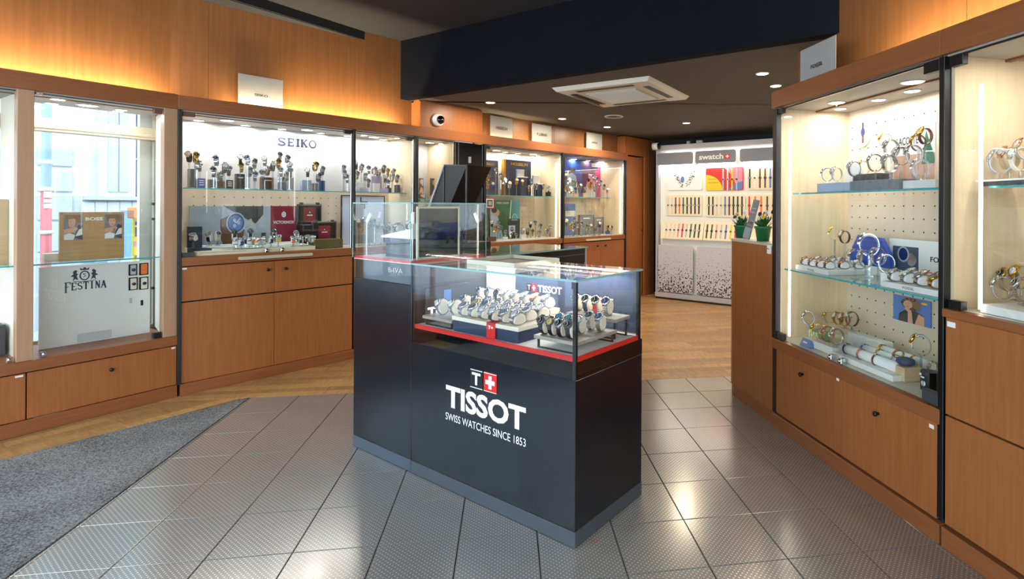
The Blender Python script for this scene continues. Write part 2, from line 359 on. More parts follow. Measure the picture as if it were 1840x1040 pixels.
# ================================================================== the setting
# floor slab, studded tiles, parquet strips
ft = MB(); ft.prism([(-6, -2), (5, -2), (5, 11), (-2.2, 11), (-4.9, 4.2)], -.14, -.012)
floor = ft.build('floor', 'gap'); floor['kind'] = 'structure'
TS = .3335
tile_me = MB().cbox(.002, TS-.002, .002, TS-.002, -.012, 0, .0012).mesh('floor_tile'); tile_me.materials.append(MATS['stud_tile'])
tM = Matrix.Rotation(T.ang, 4, 'Z')
EDGE = 7   # rows of tiles up to the parquet
def pl(x, y):  # tile-grid coords of a world point
    dx, dy = x-T.o[0], y-T.o[1]; return (dx*T.ex[0]+dy*T.ex[1], dx*T.ey[0]+dy*T.ey[1])
a0 = pl(.086, 2.475)[1]                    # one measured row line
rows0 = a0 - 6*TS
edge_y = a0 + 6*TS
mat_x = pl(-2.232, 2.103)[0]
c_start = math.floor(mat_x/TS)
for j in range(0, 12):
    for i in range(c_start, c_start+13):
        x, y = i*TS, rows0+j*TS
        if y > edge_y-.01 or x < mat_x-TS*.98: continue
        wx = T.w(x+TS/2, y+TS/2)
        if wx.y < .9 or wx.x > 2.6 or wx.x < -3.2: continue
        o = bpy.data.objects.new('floor_tile', tile_me); col.objects.link(o); o.parent = floor
        if x < mat_x-.002:      # cut tile along the mat
            me = MB().cbox(mat_x-x+.002, TS-.0016, .0016, TS-.0016, -.012, 0, .0012).mesh('floor_tile_cut'); me.materials.append(MATS['stud_tile']); o.data = me
        o.location = T.w(x, y, 0); o.rotation_euler = (0, 0, T.ang)
# parquet: strips beyond the tiles and along the left window
planks = {}
def plank(x, y, ln, wd_):
    k = (round(ln, 2), wd_)
    if k not in planks:
        me = MB().cbox(.0006, ln-.0006, .0006, wd_-.0006, -.012, 0, .0008).mesh('plank'); me.materials.append(MATS['parquet']); planks[k] = me
    o = bpy.data.objects.new('plank', planks[k]); col.objects.link(o); o.parent = floor; o.location = T.w(x, y, 0); o.rotation_euler = (0, 0, T.ang)
rp_ = random.Random(3)
PWD = .092
for j in range(56):
    y = edge_y + j*PWD
    x = -3.3 + rp_.random()*.6
    while x < 3.2:
        ln = rp_.choice((.5, .62, .75, .9))
        p = T.w(x+ln/2, y)
        kk = False
        q = ((p.x-S.o[0])*S.ey[0]+(p.y-S.o[1])*S.ey[1])      # depth past the cabinet wall
        rr = ((p.x-R.o[0])*R.ey[0]+(p.y-R.o[1])*R.ey[1])
        if q < .45 and rr < 3.2 and ((p.x-W.o[0])*W.ey[0]+(p.y-W.o[1])*W.ey[1]) < .25: plank(x, y, ln, PWD)
        x += ln
lf = L
for j in range(7):                       # strips running beside the mat, left
    x = -.75
    while x < 1.3:
        ln = rp_.choice((.5, .62, .75))
        me = MB().cbox(.0006, ln-.0006, .0006, PWD-.0006, -.012, 0, .0008).mesh('plank'); me.materials.append(MATS['parquet'])
        p = L.w(x+ln/2, -.43+j*PWD); t = pl(p.x, p.y)
        if True:
            o = bpy.data.objects.new('plank', me); col.objects.link(o); o.parent = floor; o.location = L.w(x, -.43+j*PWD, -.0008); o.rotation_euler = (0, 0, L.ang)
        x += ln
# entrance mat
mp_ = [T.w(mat_x-.003, edge_y-.004)[:2], on_z(0, 828), L.w(-.9, -.385)[:2], (-3.6, .6), T.w(mat_x-.003, rows0-.6)[:2]]
m_ = MB().prism(mp_[::-1], -.012, .004); o = m_.build('entrance_mat', 'carpet'); tag(o, 'speckled charcoal entrance mat beside the studded grey tiles', 'mat')
o = MB().box(-.012, .012, -.002, .002, 0, .001).build('paper_scrap', 'red'); o.location = G.w(*on_z(1072, 974), .001); o.rotation_euler = (0, 0, .5); tag(o, 'tiny red paper scrap lying on the floor by the island', 'scrap')

# ceilings
pts = [S.w(1.95, .3)[:2], S.w(0, .3)[:2], L.w(-.7, .35)[:2], (-2.7, -1.3), (3.0, -1.3), R.w(2.75, .65)[:2], R.w(-.1, .65)[:2], B.w(4.7, .05)[:2], B.w(-.06, .05)[:2]]
o = MB().prism(pts[::-1], 3.12, 3.2).build('ceiling', 'ceiling_dark'); o['kind'] = 'structure'
pts = [B.w(-.2, .0)[:2], B.w(5.2, .0)[:2], W.w(3.4, -1)[:2], W.w(3.4, .7)[:2], W.w(-.9, .7)[:2], S.w(6.6, .3)[:2], S.w(1.93, .3)[:2]]
o = MB().prism(pts, 2.52, 2.62).build('ceiling', 'ceiling_low'); o['kind'] = 'structure'
B.struct('wall_bulkhead', MB().box(-.15, 4.9, -.1, .0, 2.52, 3.12), 'bulkhead')
# dropped soffit along the window wall
q0 = S.hit(655, 60, .16)[0]
p1 = S.w(q0, .158); d_ = Vector((-.5, -.866, 0))
MBs = MB().prism([(p1+d_*2.2)[:2], p1[:2], S.w(.0, .158)[:2], L.w(-.6, .158)[:2]], 3.04, 3.12); o = MBs.build('trim_1', 'soffit_black'); o['kind'] = 'structure'
# a lighter board under the soffit, standing back from its edge by nothing more than its thickness
o = MB().prism([(p1+d_*2.2+Vector((-.02, .012, 0)))[:2], (p1+Vector((-.03, -.03, 0)))[:2], S.w(.02, .15)[:2], L.w(-.58, .15)[:2]], 3.034, 3.04).build('board', 'ceiling_dark', o)

# upper wood walls (set back behind the valances), panel by panel
wl = bpy.data.objects.new('wall_left', None); col.objects.link(wl); wl['kind'] = 'structure'
def panel(fr, x0, x1, y0, z0, z1, m='beech_wall', parent=wl, t=.03):
    o = MB().cbox(x0+.001, x1-.001, y0, y0+t, z0, z1, .0012).build('panel', m, parent); o.location = fr.w(0, 0, 0); o.rotation_euler = (0, 0, fr.ang); return o
sk = S.hit(375, 100, .16)[0]
se = S.hit(740, 150, .16)[0]
panel(S, -.02, sk, .16, 2.12, 3.12); panel(S, sk, se, .16, 2.12, 3.12)
panel(L, .0, .95, .16, 2.12, 3.12); panel(L, -.72, .0, .16, 2.12, 3.12)
o = MB().box(se-.004, se+.012, .12, .2, 2.5, 3.12).build('trim', 'black', wl); o.location = S.w(0, 0, 0); o.rotation_euler = (0, 0, S.ang)
panel(S, 2.86, 4.2, .15, 2.12, 2.52); panel(S, 4.2, 5.66, .15, 2.12, 2.52)
# wall behind the cabinets
S.struct('wall_back', MB().box(-.1, 6.6, .62, .7, 0, 3.12), 'plaster')
B2 = MB().box(-.9, 3.4, .55, .65, 0, 2.55); W.struct('wall_rear', B2, 'ceiling_dark')
R.struct('wall_right', MB().box(-.1, 2.75, .62, .72, 0, 3.12), 'plaster')
pe = W.w(3.3, .5); ps = R.w(-.1, .62)
d2 = Fr(pe.x, pe.y, ps.x-pe.x, ps.y-pe.y); d2.struct('wall_side', MB().box(0, (ps-pe).length, -.1, 0, 0, 2.55), 'plaster')
# wood block carrying the dome camera
xb0 = S.hit(755, 200, .0)[0]; xb1 = 2.86
S.struct('trim_2', MB().cbox(xb0, xb1, .0, .16, 2.235, 2.505, .002).box(xb0, xb1, .02, .15, 2.505, 2.52), 'beech')
# upper right wood wall, set back, and its short return towards the rear
xr = 1.479; wr = bpy.data.objects.new('wall_right_upper', None); col.objects.link(wr); wr['kind'] = 'structure'
k0 = R.hit(1475, 30, .29)[0]; k1 = R.hit(1737, 20, .29)[0]
panel(R, k0, k1, .29, 2.06, 3.12, parent=wr); panel(R, k1, 2.7, .29, 2.06, 3.12, parent=wr)
k2 = R.hit(1434, 110, .29)[0]
panel(R, k2, k0, .29, 2.06, 2.52, parent=wr)
# pillar with a flush cupboard door at the end of the long wall
pil = MB().cbox(5.61, 5.68, 0, .4, 0, 2.505).cbox(5.68, 6.14, 0, .4, 2.22, 2.505).cbox(6.14, 6.22, 0, .4, 0, 2.505); o = S.struct('trim_3', pil, 'beech')
S.struct('trim_4', MB().box(5.68, 6.14, .1, .4, 0, 2.22).box(5.61, 6.3, .02, .4, 2.505, 2.52).box(6.22, 6.3, .12, .4, 0, 2.52), 'gap')
do = S.struct('door_1', MB().cbox(5.69, 6.10, .012, .04, .06, 2.2), 'beech'); MB().cyl((6.085, .0, 1.05), .012, .014, 12, 'y').build('knob', 'dark_steel', do)
S.struct('trim_5', MB().cbox(6.24, 6.42, -.0, .03, 0, 2.5), 'beech_wall')
# shop front behind the viewer: glazed openings let the daylight in
fp = [L.w(-.72, .1), Vector((-2.6, -1.2, 0)), Vector((2.9, -1.2, 0)), R.w(2.72, .2)]
for n_, (a, b) in enumerate(((fp[0], fp[1]), (fp[1], fp[2]), (fp[2], fp[3]))):
    f_ = Fr(a.x, a.y, b.x-a.x, b.y-a.y); ln = (b-a).length
    k = max(2, round(ln/1.4))
    g0, g1 = ((0, k), (0, 2), (k, k))[n_]           # glazed bays; other front bays closed by an added unseen wall to cut daylight
    fr_ = MB()
    if g1 > g0:
        a_, b_ = g0*ln/k, g1*ln/k
        fr_.box(a_, b_, -.04, .04, 0, .12).box(a_, b_, -.04, .04, 2.95, 3.12)
        for i in range(g0, g1+1): fr_.box(max(0, i*ln/k-.035), min(ln, i*ln/k+.035), -.04, .04, .12, 2.95)
        o = f_.struct('window_%d' % (n_+1), fr_, 'dark_grey')
        for i in range(g0, g1): MB().box(i*ln/k+.035, (i+1)*ln/k-.035, -.004, .004, .12, 2.95).build('pane', 'glass', o)
    if g1 < k: f_.struct('wall_daylight_block', MB().box(g1*ln/k if g1 > g0 else 0, ln, -.06, .06, 0, 3.12), 'plaster')

# ------------------------------------------------------------------ street outside the left window
gr = MB().prism([tuple(p[:2]) for p in (L.w(-9, .75), L.w(9, .75), L.w(9, 6.2), L.w(-9, 6.2))], -.3, -.14).build('street', 'asphalt'); gr['kind'] = 'structure'
FY = 4.6
hb = L.thing('house_facade', 'pale sunlit stone house front across the street outside the window', 'building')
MB().box(-9, 9, FY, FY+.3, -.2, 8).build('wall', 'facade', hb)
def fq(u0, v0, u1, v1, y=FY): a = L.hit(u0, v0, y); b = L.hit(u1, v1, y); return a[0], b[0], b[1], a[1]
for (u0, v0, u1, v1) in ((66, 262, 130, 300), (66, 305, 130, 345), (66, 350, 130, 395), (66, 400, 130, 450), (66, 455, 130, 520), (66, 530, 130, 600), (0, 260, 28, 300), (0, 306, 28, 350), (0, 500, 28, 560)):
    x0, x1, z0, z1 = fq(u0, v0, u1, v1); MB().cbox(x0, x1, FY-.03, FY, min(z0, z1), max(z0, z1), .01).build('stone', 'facade_stone', hb)
for (u0, v0, u1, v1) in ((190, 170, 226, 345), (258, 170, 274, 345)):
    x0, x1, z0, z1 = fq(u0, v0, u1, v1); w_ = MB().cbox(x0-.08, x1+.08, FY-.08, FY, z0-.1, z1+.1).build('window', 'facade', hb)
    MB().box(x0, x0+(x1-x0)*.46, FY-.1, FY-.08, z0, z1).box(x0+(x1-x0)*.54, x1, FY-.1, FY-.08, z0, z1).build('pane', 'facade_stone', w_)
x0, x1, z0, z1 = fq(145, 352, 262, 360); MB().cbox(x0, x1, FY-.14, FY, z0, z1).build('ledge', 'facade_stone', hb)
for i in range(5):
    x0, x1, z0, z1 = fq(146+i*22, 362, 167+i*22, 470); MB().cbox(x0, x1, FY-.07, FY, z0, z1, .01).build('panel', 'facade', hb)
dp = L.thing('drain_pipe', 'street pole painted pale blue above and faded red below, with stickers', 'pole')
px = L.hit(83, 350, 3.2)[0]; zt_ = L.hit(83, 340, 3.2)[1]; zb_ = L.hit(83, 470, 3.2)[1]; zc_ = L.hit(83, 417, 3.2)[1]
MB().cyl((px, 3.2, zt_), .042, 3.0, 14).build('upper_pipe', 'pipe_teal', dp); MB().cyl((px, 3.2, -.14), .045, zt_+.14, 14).build('lower_pipe', 'pipe_red', dp)
for zz in (zt_, zc_, L.hit(83, 292, 3.2)[1]): MB().cyl((px, 3.2, zz-.02), .056, .04, 14).build('clamp', 'light_grey', dp)
for k, (va, vb) in enumerate(((344, 355), (358, 364), (366, 374))):
    za = L.hit(83, va, 3.15)[1]; zb2 = L.hit(83, vb, 3.15)[1]; MB().box(px-.03, px+.03, 3.15, 3.156, zb2, za).build('sticker', 'white', dp)
kp = L.thing('poster_column', 'yellow poster panel with a blue picture standing in the street', 'poster')
x0, x1, z0, z1 = fq(240, 392, 278, 466, 2.6); MB().cbox(x0, x1, 2.6, 2.66, -.14, z1).build('board', 'yellow', kp)
a = fq(243, 398, 270, 404, 2.59); flat(kp, [(a[0], a[2]), (a[1], a[2]), (a[1], a[3]), (a[0], a[3])], 2.596, 'blue')
a = fq(243, 408, 268, 424, 2.59); flat(kp, [(a[0], a[2]), (a[1], a[2]), (a[1], a[3]), (a[0], a[3])], 2.595, 'slate')
a = fq(240, 434, 272, 442, 2.59); flat(kp, [(a[0], a[2]), (a[1], a[2]+.03), (a[1], a[3]+.03), (a[0], a[3])], 2.594, 'pink')
a = fq(236, 372, 276, 392, 2.5); MB().cbox(a[0], a[1]+.1, 2.3, 2.62, a[2], a[3], .01).build('awning', 'orange', kp)

# ================================================================== cabinets
def knob(parent, x, z, y=0.0, m='black'):
    k = MB(); k.lathe([(.007, 0), (.006, .012), (.012, .016), (.013, .024), (.009, .028)], 14, Matrix.Translation((x, y, z)) @ Matrix.Rotation(PI/2, 4, 'X')); return k.build('knob', m, parent)
def sticker(parent, x, z, w=.035, h=.014, y=-.0215):
    return MB().box(x, x+w, y, y+.001, z-h, z).build('price_sticker', 'paper', parent)
def spot(parent, x, y, z, r=.045, e=7.0, colr=(1, .98, .95)):
    MB().lathe([(r*1.18, 0), (r*1.18, -.003), (r, -.006), (r, 0)], 24, Matrix.Translation((x, y, z))).build('lamp_ring', 'lamp_ring', parent)
    o = MB().lathe([(r, -.002), (r*.9, -.005)], 20, Matrix.Translation((x, y, z))).build('lamp_lens', 'lamp_lens', parent)
    if e: area(o, (x, y, z-.012), r*1.6, e, colr, (0, 0, 0))
def lock(parent, x, z, y=.012):
    o = MB().cbox(x-.012, x+.012, y, y+.03, z, z+.03, .002).build('glass_lock', 'chrome', parent)
    MB().cyl((x, y-.008, z+.016), .008, .01, 14, 'y').build('lock_barrel', 'chrome', o)
def holes(parent, x0, x1, z0, z1, y, sp=.0745, r=.0052):
    mb = MB()
    nx = int((x1-x0)/sp); nz_ = int((z1-z0)/sp)
    for i in range(nx+1):
        for j in range(nz_+1): mb.lathe([(r, 0), (r, .0008)], 6, Matrix.Translation((x0+i*sp, y, z0+j*sp)) @ Matrix.Rotation(PI/2, 4, 'X'), False)
    o = mb.build('peg_holes', 'hole', parent); o['kind'] = 'stuff'; return o
def pane(parent, x0, x1, y, z0, z1, m='glass_case', name='glass_door', t=.006):
    o = MB().box(x0, x1, y, y+t, z0, z1).build(name, m, parent); return o
def shelf(parent, x0, x1, y0, y1, z, t=.009):
    o = MB().box(x0, x1, y0+.001, y1, z-t, z).build('glass_shelf', 'glass_shelf', parent)
    MB().box(x0, x1, y0, y0+.002, z-t, z).build('shelf_edge', 'teal_edge', o); return o
def pull(parent, x0, x1, z, y=-.012):
    pts = rrect(x0, x1, z-.012, z+.012, .0119, 6); o = MB().plate(pts, y-.018, y).build('pull_handle', 'pull', parent); return o
def bracket(parent, x0, x1, y0, y1, z0, z1, m='black'):
    return MB().cbox(x0, x1, y0, y1, z0, z1, .002).build('hinge', m, parent)

# ---- left window cases
lc = L.thing('window_case', 'low beech window case with drawers and tall glass doors facing the street', 'display case')
MB().cbox(-.72, .916, -.012, .45, 0, .088).build('plinth', 'beech_h', lc)
MB().box(-.72, .912, .02, .45, .088, .385).build('carcass', 'gap', lc)
d1 = MB().cbox(-.7, .113, -.006, .018, .092, .378).build('drawer_front', 'beech', lc); sticker(d1, .066, .372, .036, .012, -.0075)
d2_ = MB().cbox(.120, .914, -.006, .018, .092, .378).build('drawer_front', 'beech', lc); knob(d2_, .527, .3, -.006); sticker(d2_, .88, .372, .024, .012, -.0075)
MB().cbox(.152, .292, -.008, -.004, .086, .092, .001).build('metal_strip', 'steel', d2_)
MB().cbox(-.72, .916, -.014, .5, .385, .453).build('sill_board', 'beech_h', lc)
for a, b in ((.071, .147), (.831, .916)): MB().cbox(a, b, -.002, .06, .453, 2.134).build('post', 'post_wood', lc)
MB().cbox(-.72, .914, -.008, .012, 2.134, 2.244).build('valance', 'beech_h', lc)
MB().box(-.72, .916, .012, .5, 2.125, 2.137).build('case_ceiling', 'case_top', lc)
MB().prism([(.85, .06), (.865, .06), (.975, .5), (.962, .5)], .453, 2.125).build('side_panel', 'cream', lc); MB().box(.1, .12, .06, .5, .453, 2.125).build('side_panel', 'cream', lc)
for xa, xb in ((-.72, .068), (.15, .828)):
    p_ = pane(lc, xa, xb, .02, .462, 2.118); lock(lc, xa+.05 if xa > 0 else .045, .457); MB().box(xa, xb, .02, .03, 2.119, 2.126).build('door_rail', 'black', lc)
bracket(lc, .775, .822, .005, .04, .457, .497); bracket(lc, .775, .822, .005, .04, 2.085, 2.125, 'brown'); bracket(lc, .155, .19, .005, .03, 2.112, 2.13, 'steel')
shelf(lc, .12, .875, .16, .44, 1.035); shelf(lc, -.6, .1, .16, .44, 1.035)
for (u, v, r) in ((104, 178, .04), (90, 186, .035), (158, 189, .055), (218, 197, .035), (204, 201, .035)):
    x, y = L.hz(u, v, 2.125); spot(lc, x, min(max(y, .1), .42), 2.125, r, 1.2, (.95, .97, 1))
# outer window: frame, transom, glass
wo = L.struct('window_4', MB().box(-.8, 1.0, .53, .58, .40, .47).box(.968, 1.05, .53, .58, .47, 2.2).box(-.8, .98, .53, .58, 2.14, 2.3).cbox(-.8, .98, .50, .58, 1.935, 2.03).cbox(-.8, .98, .495, .5, 1.955, 1.975).box(-.03, .05, .53, .58, .47, 2.2), 'window_frame')
MB().box(-.8, -.03, .55, .556, .47, 2.14).build('pane', 'glass', wo); MB().box(.05, .968, .55, .556, .47, 2.14).build('pane', 'glass', wo)
MB().tube([(.958, .515, .47), (.958, .515, 1.9)], .0035).build('window_bolt', 'grey', wo)
for zz in (1.42, 1.3, .75): MB().cbox(.94, .96, .5, .52, zz, zz+.02).build('catch', 'black', wo)

# ---- long wall: base cabinets + glazed cases
def cabinet(fr, name, label, x0, x1, zb, zt, depth, doors=(), pulls=(), shelves=(), lamps=(), panes=(), sides=(True, True), peg=None, backs=(), ex=(), board=.065, ceil_m='case_top', floor_m='case_floor', lampE=1.6):
    c = fr.thing(name, label, 'display cabinet')
    MB().cbox(x0, x1, -.012, depth, 0, .085).build('plinth', 'beech_h', c)
    MB().box(x0+.004, x1-.004, .02, depth, .085, zb-board).build('carcass', 'gap', c)
    for (a, b, z0, z1, kx, kz) in doors:
        d = MB().cbox(a+.0015, b-.0015, -.002, .018, z0, z1, .0015).build('door', 'beech', c)
        if kx is not None: knob(d, kx, kz, -.002)
    MB().cbox(x0, x1, -.014, .03, zb-board, zb).build('board', 'beech_h', c)
    MB().box(x0, x1, .03, depth, zb-.02, zb-.001).build('case_floor', floor_m, c)
    MB().box(x0, x1, .012, depth, zt, zt+.012).build('case_ceiling', ceil_m, c)
    if sides[0]: MB().box(x0, x0+.018, .03, depth, zb-.001, zt).build('side_panel', 'maple', c)
    if sides[1]: MB().box(x1-.018, x1, .03, depth, zb-.001, zt).build('side_panel', 'maple', c)
    for (z0, z1, m) in backs: MB().box(x0, x1, depth, depth+.012, z0, z1).build('back_panel', m, c)
    if peg: holes(c, *peg, depth-.0006)
    for (xa, xb) in panes: pane(c, xa, xb, .022, zb+.004, zt-.008); MB().box(xa, xb, .02, .03, zt-.007, zt).build('door_rail', 'black', c)
    for s_ in shelves: shelf(c, *s_)
    for (x, y, r) in lamps: spot(c, x, y, zt, r, lampE)
    for p_ in pulls: pull(c, *p_)
    return c
sx = lambda u, v=350, y=0: S.hit(u, v, y)[0]
x325, x494, x633, x637, x740, x747, x818, x868, x872, x1008, x1013, x1122 = [sx(u) for u in (325, 494, 633, 637, 740, 747, 818, 868, 872, 1008, 1013, 1122)]
def lampxy(fr, z, pts): return [(fr.hz(u, v, z)[0], min(max(fr.hz(u, v, z)[1], .09), .44), r) for u, v, r in pts]
c1 = cabinet(S, 'display_cabinet', 'wide beech display cabinet with white lit back under the slab-serif wordmark', .02, 1.345, 1.03, 2.125, .5,
    doors=((.024, x494, .70, .957, .614, .891), (x494, 1.34, .70, .957, .752, .889), (.024, x494, .088, .69, None, None), (x494, 1.34, .088, .69, None, None)),
    pulls=((.395, .97, .998),), shelves=((.06, 1.345, .1, .42, 1.556),), sides=(True, False), peg=(.23, 1.46, 1.12, 1.53), backs=((1.02, 1.556, 'peg'), (1.556, 2.13, 'white_back')),
    lamps=lampxy(S, 2.125, ((357, 216, .038), (408, 216, .05), (440, 225, .038), (504, 232, .036), (552, 233, .05), (574, 239, .036), (622, 244, .034))), panes=((.03, x494-.001), (x494+.001, 1.335)), lampE=2.0)
for x in (x494-.11, x494+.1): pass
for u in (479, 507): lock(c1, sx(u, 450, .02), 1.033)
bracket(c1, .03, .11, .0, .03, 1.033, 1.063, 'dark_grey'); bracket(c1, .03, .11, .0, .03, 2.09, 2.124, 'brown'); bracket(c1, 1.26, 1.335, .0, .03, 2.085, 2.124)
sticker(c1, .03, .952, .03, .014, -.0035)
c2 = cabinet(S, 'display_cabinet', 'narrow glass case next to the wide cabinet, behind the glass box on the island', 1.345, 2.01, 1.03, 2.125, .5, doors=((1.36, 2.0, .088, .957, None, None),), sides=(False, True), backs=((1.02, 1.556, 'peg'), (1.556, 2.13, 'white_back')),
    shelves=((1.345, 1.96, .1, .42, 1.556),), lamps=lampxy(S, 2.125, ((672, 246, .05), (683, 251, .036))), panes=((1.36, 1.965),))
bracket(c2, 1.9, 1.965, .0, .03, 2.085, 2.124)
c3 = cabinet(S, 'display_cabinet', 'slim glass case left of the glossy black panel', 2.01, x818, 1.03, 2.125, .5, doors=((2.02, x818, .088, .957, None, None),), backs=((1.02, 2.13, 'white_back'),), lamps=lampxy(S, 2.125, ((772, 256, .045),)), panes=((2.025, x818-.02),), shelves=((2.03, x818-.02, .15, .42, 1.50),))
bp_ = S.thing('black_panel', 'glossy black upright panel between two glass cases, behind the till screen', 'panel')
MB().cbox(x818, x868+.02, .0, .03, .0, 2.125).build('panel', 'black_gloss', bp_); MB().cbox(x818+.035, x818+.045, -.006, 0, .9, 2.12).build('metal_strip', 'dark_steel', bp_); MB().cbox(x868-.02, x868-.012, -.006, 0, .9, 2.12).build('metal_strip', 'dark_steel', bp_)
a = S.hit(844, 285); MB().cbox(a[0]-.02, a[0]+.02, -.004, 0, a[1]-.05, a[1]+.02).build('switch_plate', 'grey', bp_)
xs4 = sx(943, 350, .02)
c4 = cabinet(S, 'display_cabinet', 'glass case with navy boards above and green poster below', x868+.02, x1008+.02, 1.0, 2.125, .5, doors=((x872, 3.54, .088, .93, None, None), (3.54, x1008, .088, .93, None, None)), shelves=((x872+.02, x1008-.05, .1, .42, 1.556),), peg=(3.2, 4.1, 1.05, 2.1), backs=((.98, 2.13, 'peg'),),
    lamps=lampxy(S, 2.125, ((892, 270, .05), (896, 274, .036), (923, 276, .038), (958, 277, .05), (956, 280, .036))), panes=((x872, xs4-.001), (xs4+.001, x1008-.01)))
bracket(c4, x872, x872+.07, .0, .03, 2.085, 2.124)
x1060 = sx(1060, 436)
xs5 = sx(1070, 350, .02)
c5 = cabinet(S, 'display_cabinet', 'last glass case of the long wall with colourful posters, beside the wood pillar', x1013-.01, x1122+.01, 1.0, 2.125, .5, doors=((x1013, 5.02, .505, .925, 4.94, .86), (5.02, x1122, .505, .925, 5.12, .86), (x1013, 5.02, .088, .495, None, None), (5.02, x1122, .088, .495, None, None)), pulls=((4.68, 5.23, .955),), shelves=((x1013+.03, x1122-.2, .1, .42, 1.556),), peg=(4.6, 5.45, 1.05, 1.5), backs=((.98, 2.13, 'peg'),),
    lamps=lampxy(S, 2.125, ((1027, 286, .05), (1047, 289, .036), (1075, 291, .05))), panes=((x1013+.02, xs5-.001), (xs5+.001, x1122-.03)))
for u in (1067, 1077): lock(c5, sx(u, 420, .02), 1.004)
va_ = S.thing('valance', 'long beech fascia board running above all the cabinets of the long wall', 'fascia')
MB().cbox(.0, 5.612, -.010, .012, 2.135, 2.24).build('board', 'beech_h', va_)
for c_, a, b in ((c1, .0, .024), (c1, 1.335, 1.36), (c2, 1.985, 2.022), (c4, x868+.005, x872), (c4, x1008+.02, x1013)): MB().cbox(a, b, -.018, .04, .085 if a < 1 else 1.0, 2.132).build('post', 'black', c_)
for c_, a in ((c1, 1.32), (c2, 1.965), (c4, x1008-.012), (c5, x1122-.03)): MB().cbox(a, a+.012, .0, .016, 1.0, 2.10).build('metal_strip', 'steel', c_)
MB().box(x1122+.002, x1122+.03, -.016, .03, .5, 2.13).build('post', 'black', c5)
# LED strips inside the front corners
for x in (x1122-.06,):
    MB().box(x, x+.012, .035, .045, 1.02, 2.0).build('led_strip', 'led', c5)
xl = S.hit(953, 400, .06)[0]; MB().box(x1008-.06, x1008-.048, .035, .045, 1.02, 2.0).build('led_strip', 'led', c4)
# cove light behind the fascia: warm tubes
def cove(fr, x0, x1, y, z, e, parent):
    o = MB().box(x0, x1, y, y+.015, z, z+.012).build('cove_tube', 'cove_led', parent)
    n = max(1, round((x1-x0)/1.2)); w_ = (x1-x0)/n
    for i in range(n): area(o, (x0+(i+.5)*w_, y+.007, z+.02), w_, e*w_, (1, .80, .47), (PI-.5, 0, 0), 'RECTANGLE', .03)
cove(S, .38, 1.85, .05, 2.14, 22, va_); cove(S, 2.95, 3.75, .05, 2.14, 6, va_); cove(L, -.7, .84, .05, 2.14, 22, lc)

# ---- right wall
r1 = cabinet(R, 'display_cabinet', 'right-hand beech cabinet with pegboard back and two low doors with black knobs', -.01, 1.305, .573, 2.07, .54,
    doors=((.022, .663, .096, .505, .315, .428), (.663, 1.285, .096, .505, .94, .421)), shelves=((.06, 1.27, .09, .46, 1.52), (.03, 1.28, .05, .46, 1.03)), peg=(.05, 1.28, .62, 2.02), backs=((.55, 2.08, 'peg'),),
    lamps=lampxy(R, 2.07, ((1503, 184, .045), (1510, 195, .036), (1579, 179, .038), (1640, 147, .05), (1639, 163, .04))), panes=((.03, .575), (.578, 1.285)), lampE=1.6)
sticker(r1, .625, .502, .022, .014, -.0035); sticker(r1, 1.245, .49, .025, .016, -.0035)
for x in (.515, .6): lock(r1, x+.03, .577)
bracket(r1, .02, .09, .0, .03, .576, .615, 'dark_grey'); bracket(r1, 1.2, 1.285, .0, .03, .576, .63, 'dark_grey'); bracket(r1, .02, .07, .0, .03, 2.035, 2.07); bracket(r1, 1.2, 1.285, .0, .03, 2.02, 2.07)
MB().box(.075, .087, .05, .06, .60, 1.93).build('led_strip', 'led', r1)
r2 = cabinet(R, 'display_cabinet', 'nearest right-hand cabinet with two tall beech doors and a glass case on top', 1.318, 2.7, 1.006, 2.07, .54,
    doors=((1.325, 2.1, .563, .97, None, None), (2.1, 2.68, .563, .97, None, None), (1.325, 2.1, .1, .555, None, None), (2.1, 2.68, .1, .555, None, None)), shelves=((1.44, 2.6, .09, .46, 1.52),), backs=((.98, 2.08, 'maple'),),
    lamps=[(1.62, .2, .045), (2.1, .2, .05)], panes=((1.34, 1.95), (1.955, 2.68)), board=.034, lampE=2.5, sides=(True, True))
sticker(r2, 1.335, .955, .04, .022, -.0035); bracket(r2, 1.335, 1.40, .0, .03, 1.01, 1.045); bracket(r2, 1.335, 1.40, .0, .03, 2.02, 2.065)
MB().box(1.43, 1.44, .05, .06, 1.02, 1.93).build('led_strip', 'led', r2)
vr = R.thing('valance', 'beech fascia board above the right-hand cabinets', 'fascia')
MB().cbox(-.035, 1.3, -.012, .014, 2.078, 2.187).build('board', 'beech_h', vr); MB().cbox(1.302, 2.7, -.012, .014, 2.078, 2.187).build('board', 'beech_h', vr); MB().box(-.035, -.02, .014, .3, 2.078, 2.187).build('end_board', 'beech_h', vr)
MB().box(.03, 1.28, .012, .02, 2.071, 2.076).build('metal_strip', 'gold', vr)
rk = r1
MB().cbox(-.026, .02, -.006, .03, .573, 2.072).build('post', 'black', rk); MB().box(-.02, .02, -.002, .02, .09, .573).build('post', 'black', rk); MB().cbox(1.292, 1.32, -.008, .03, .11, 2.072).build('post', 'black', rk)
cove(R, .75, 2.6, .12, 2.10, 18, vr)
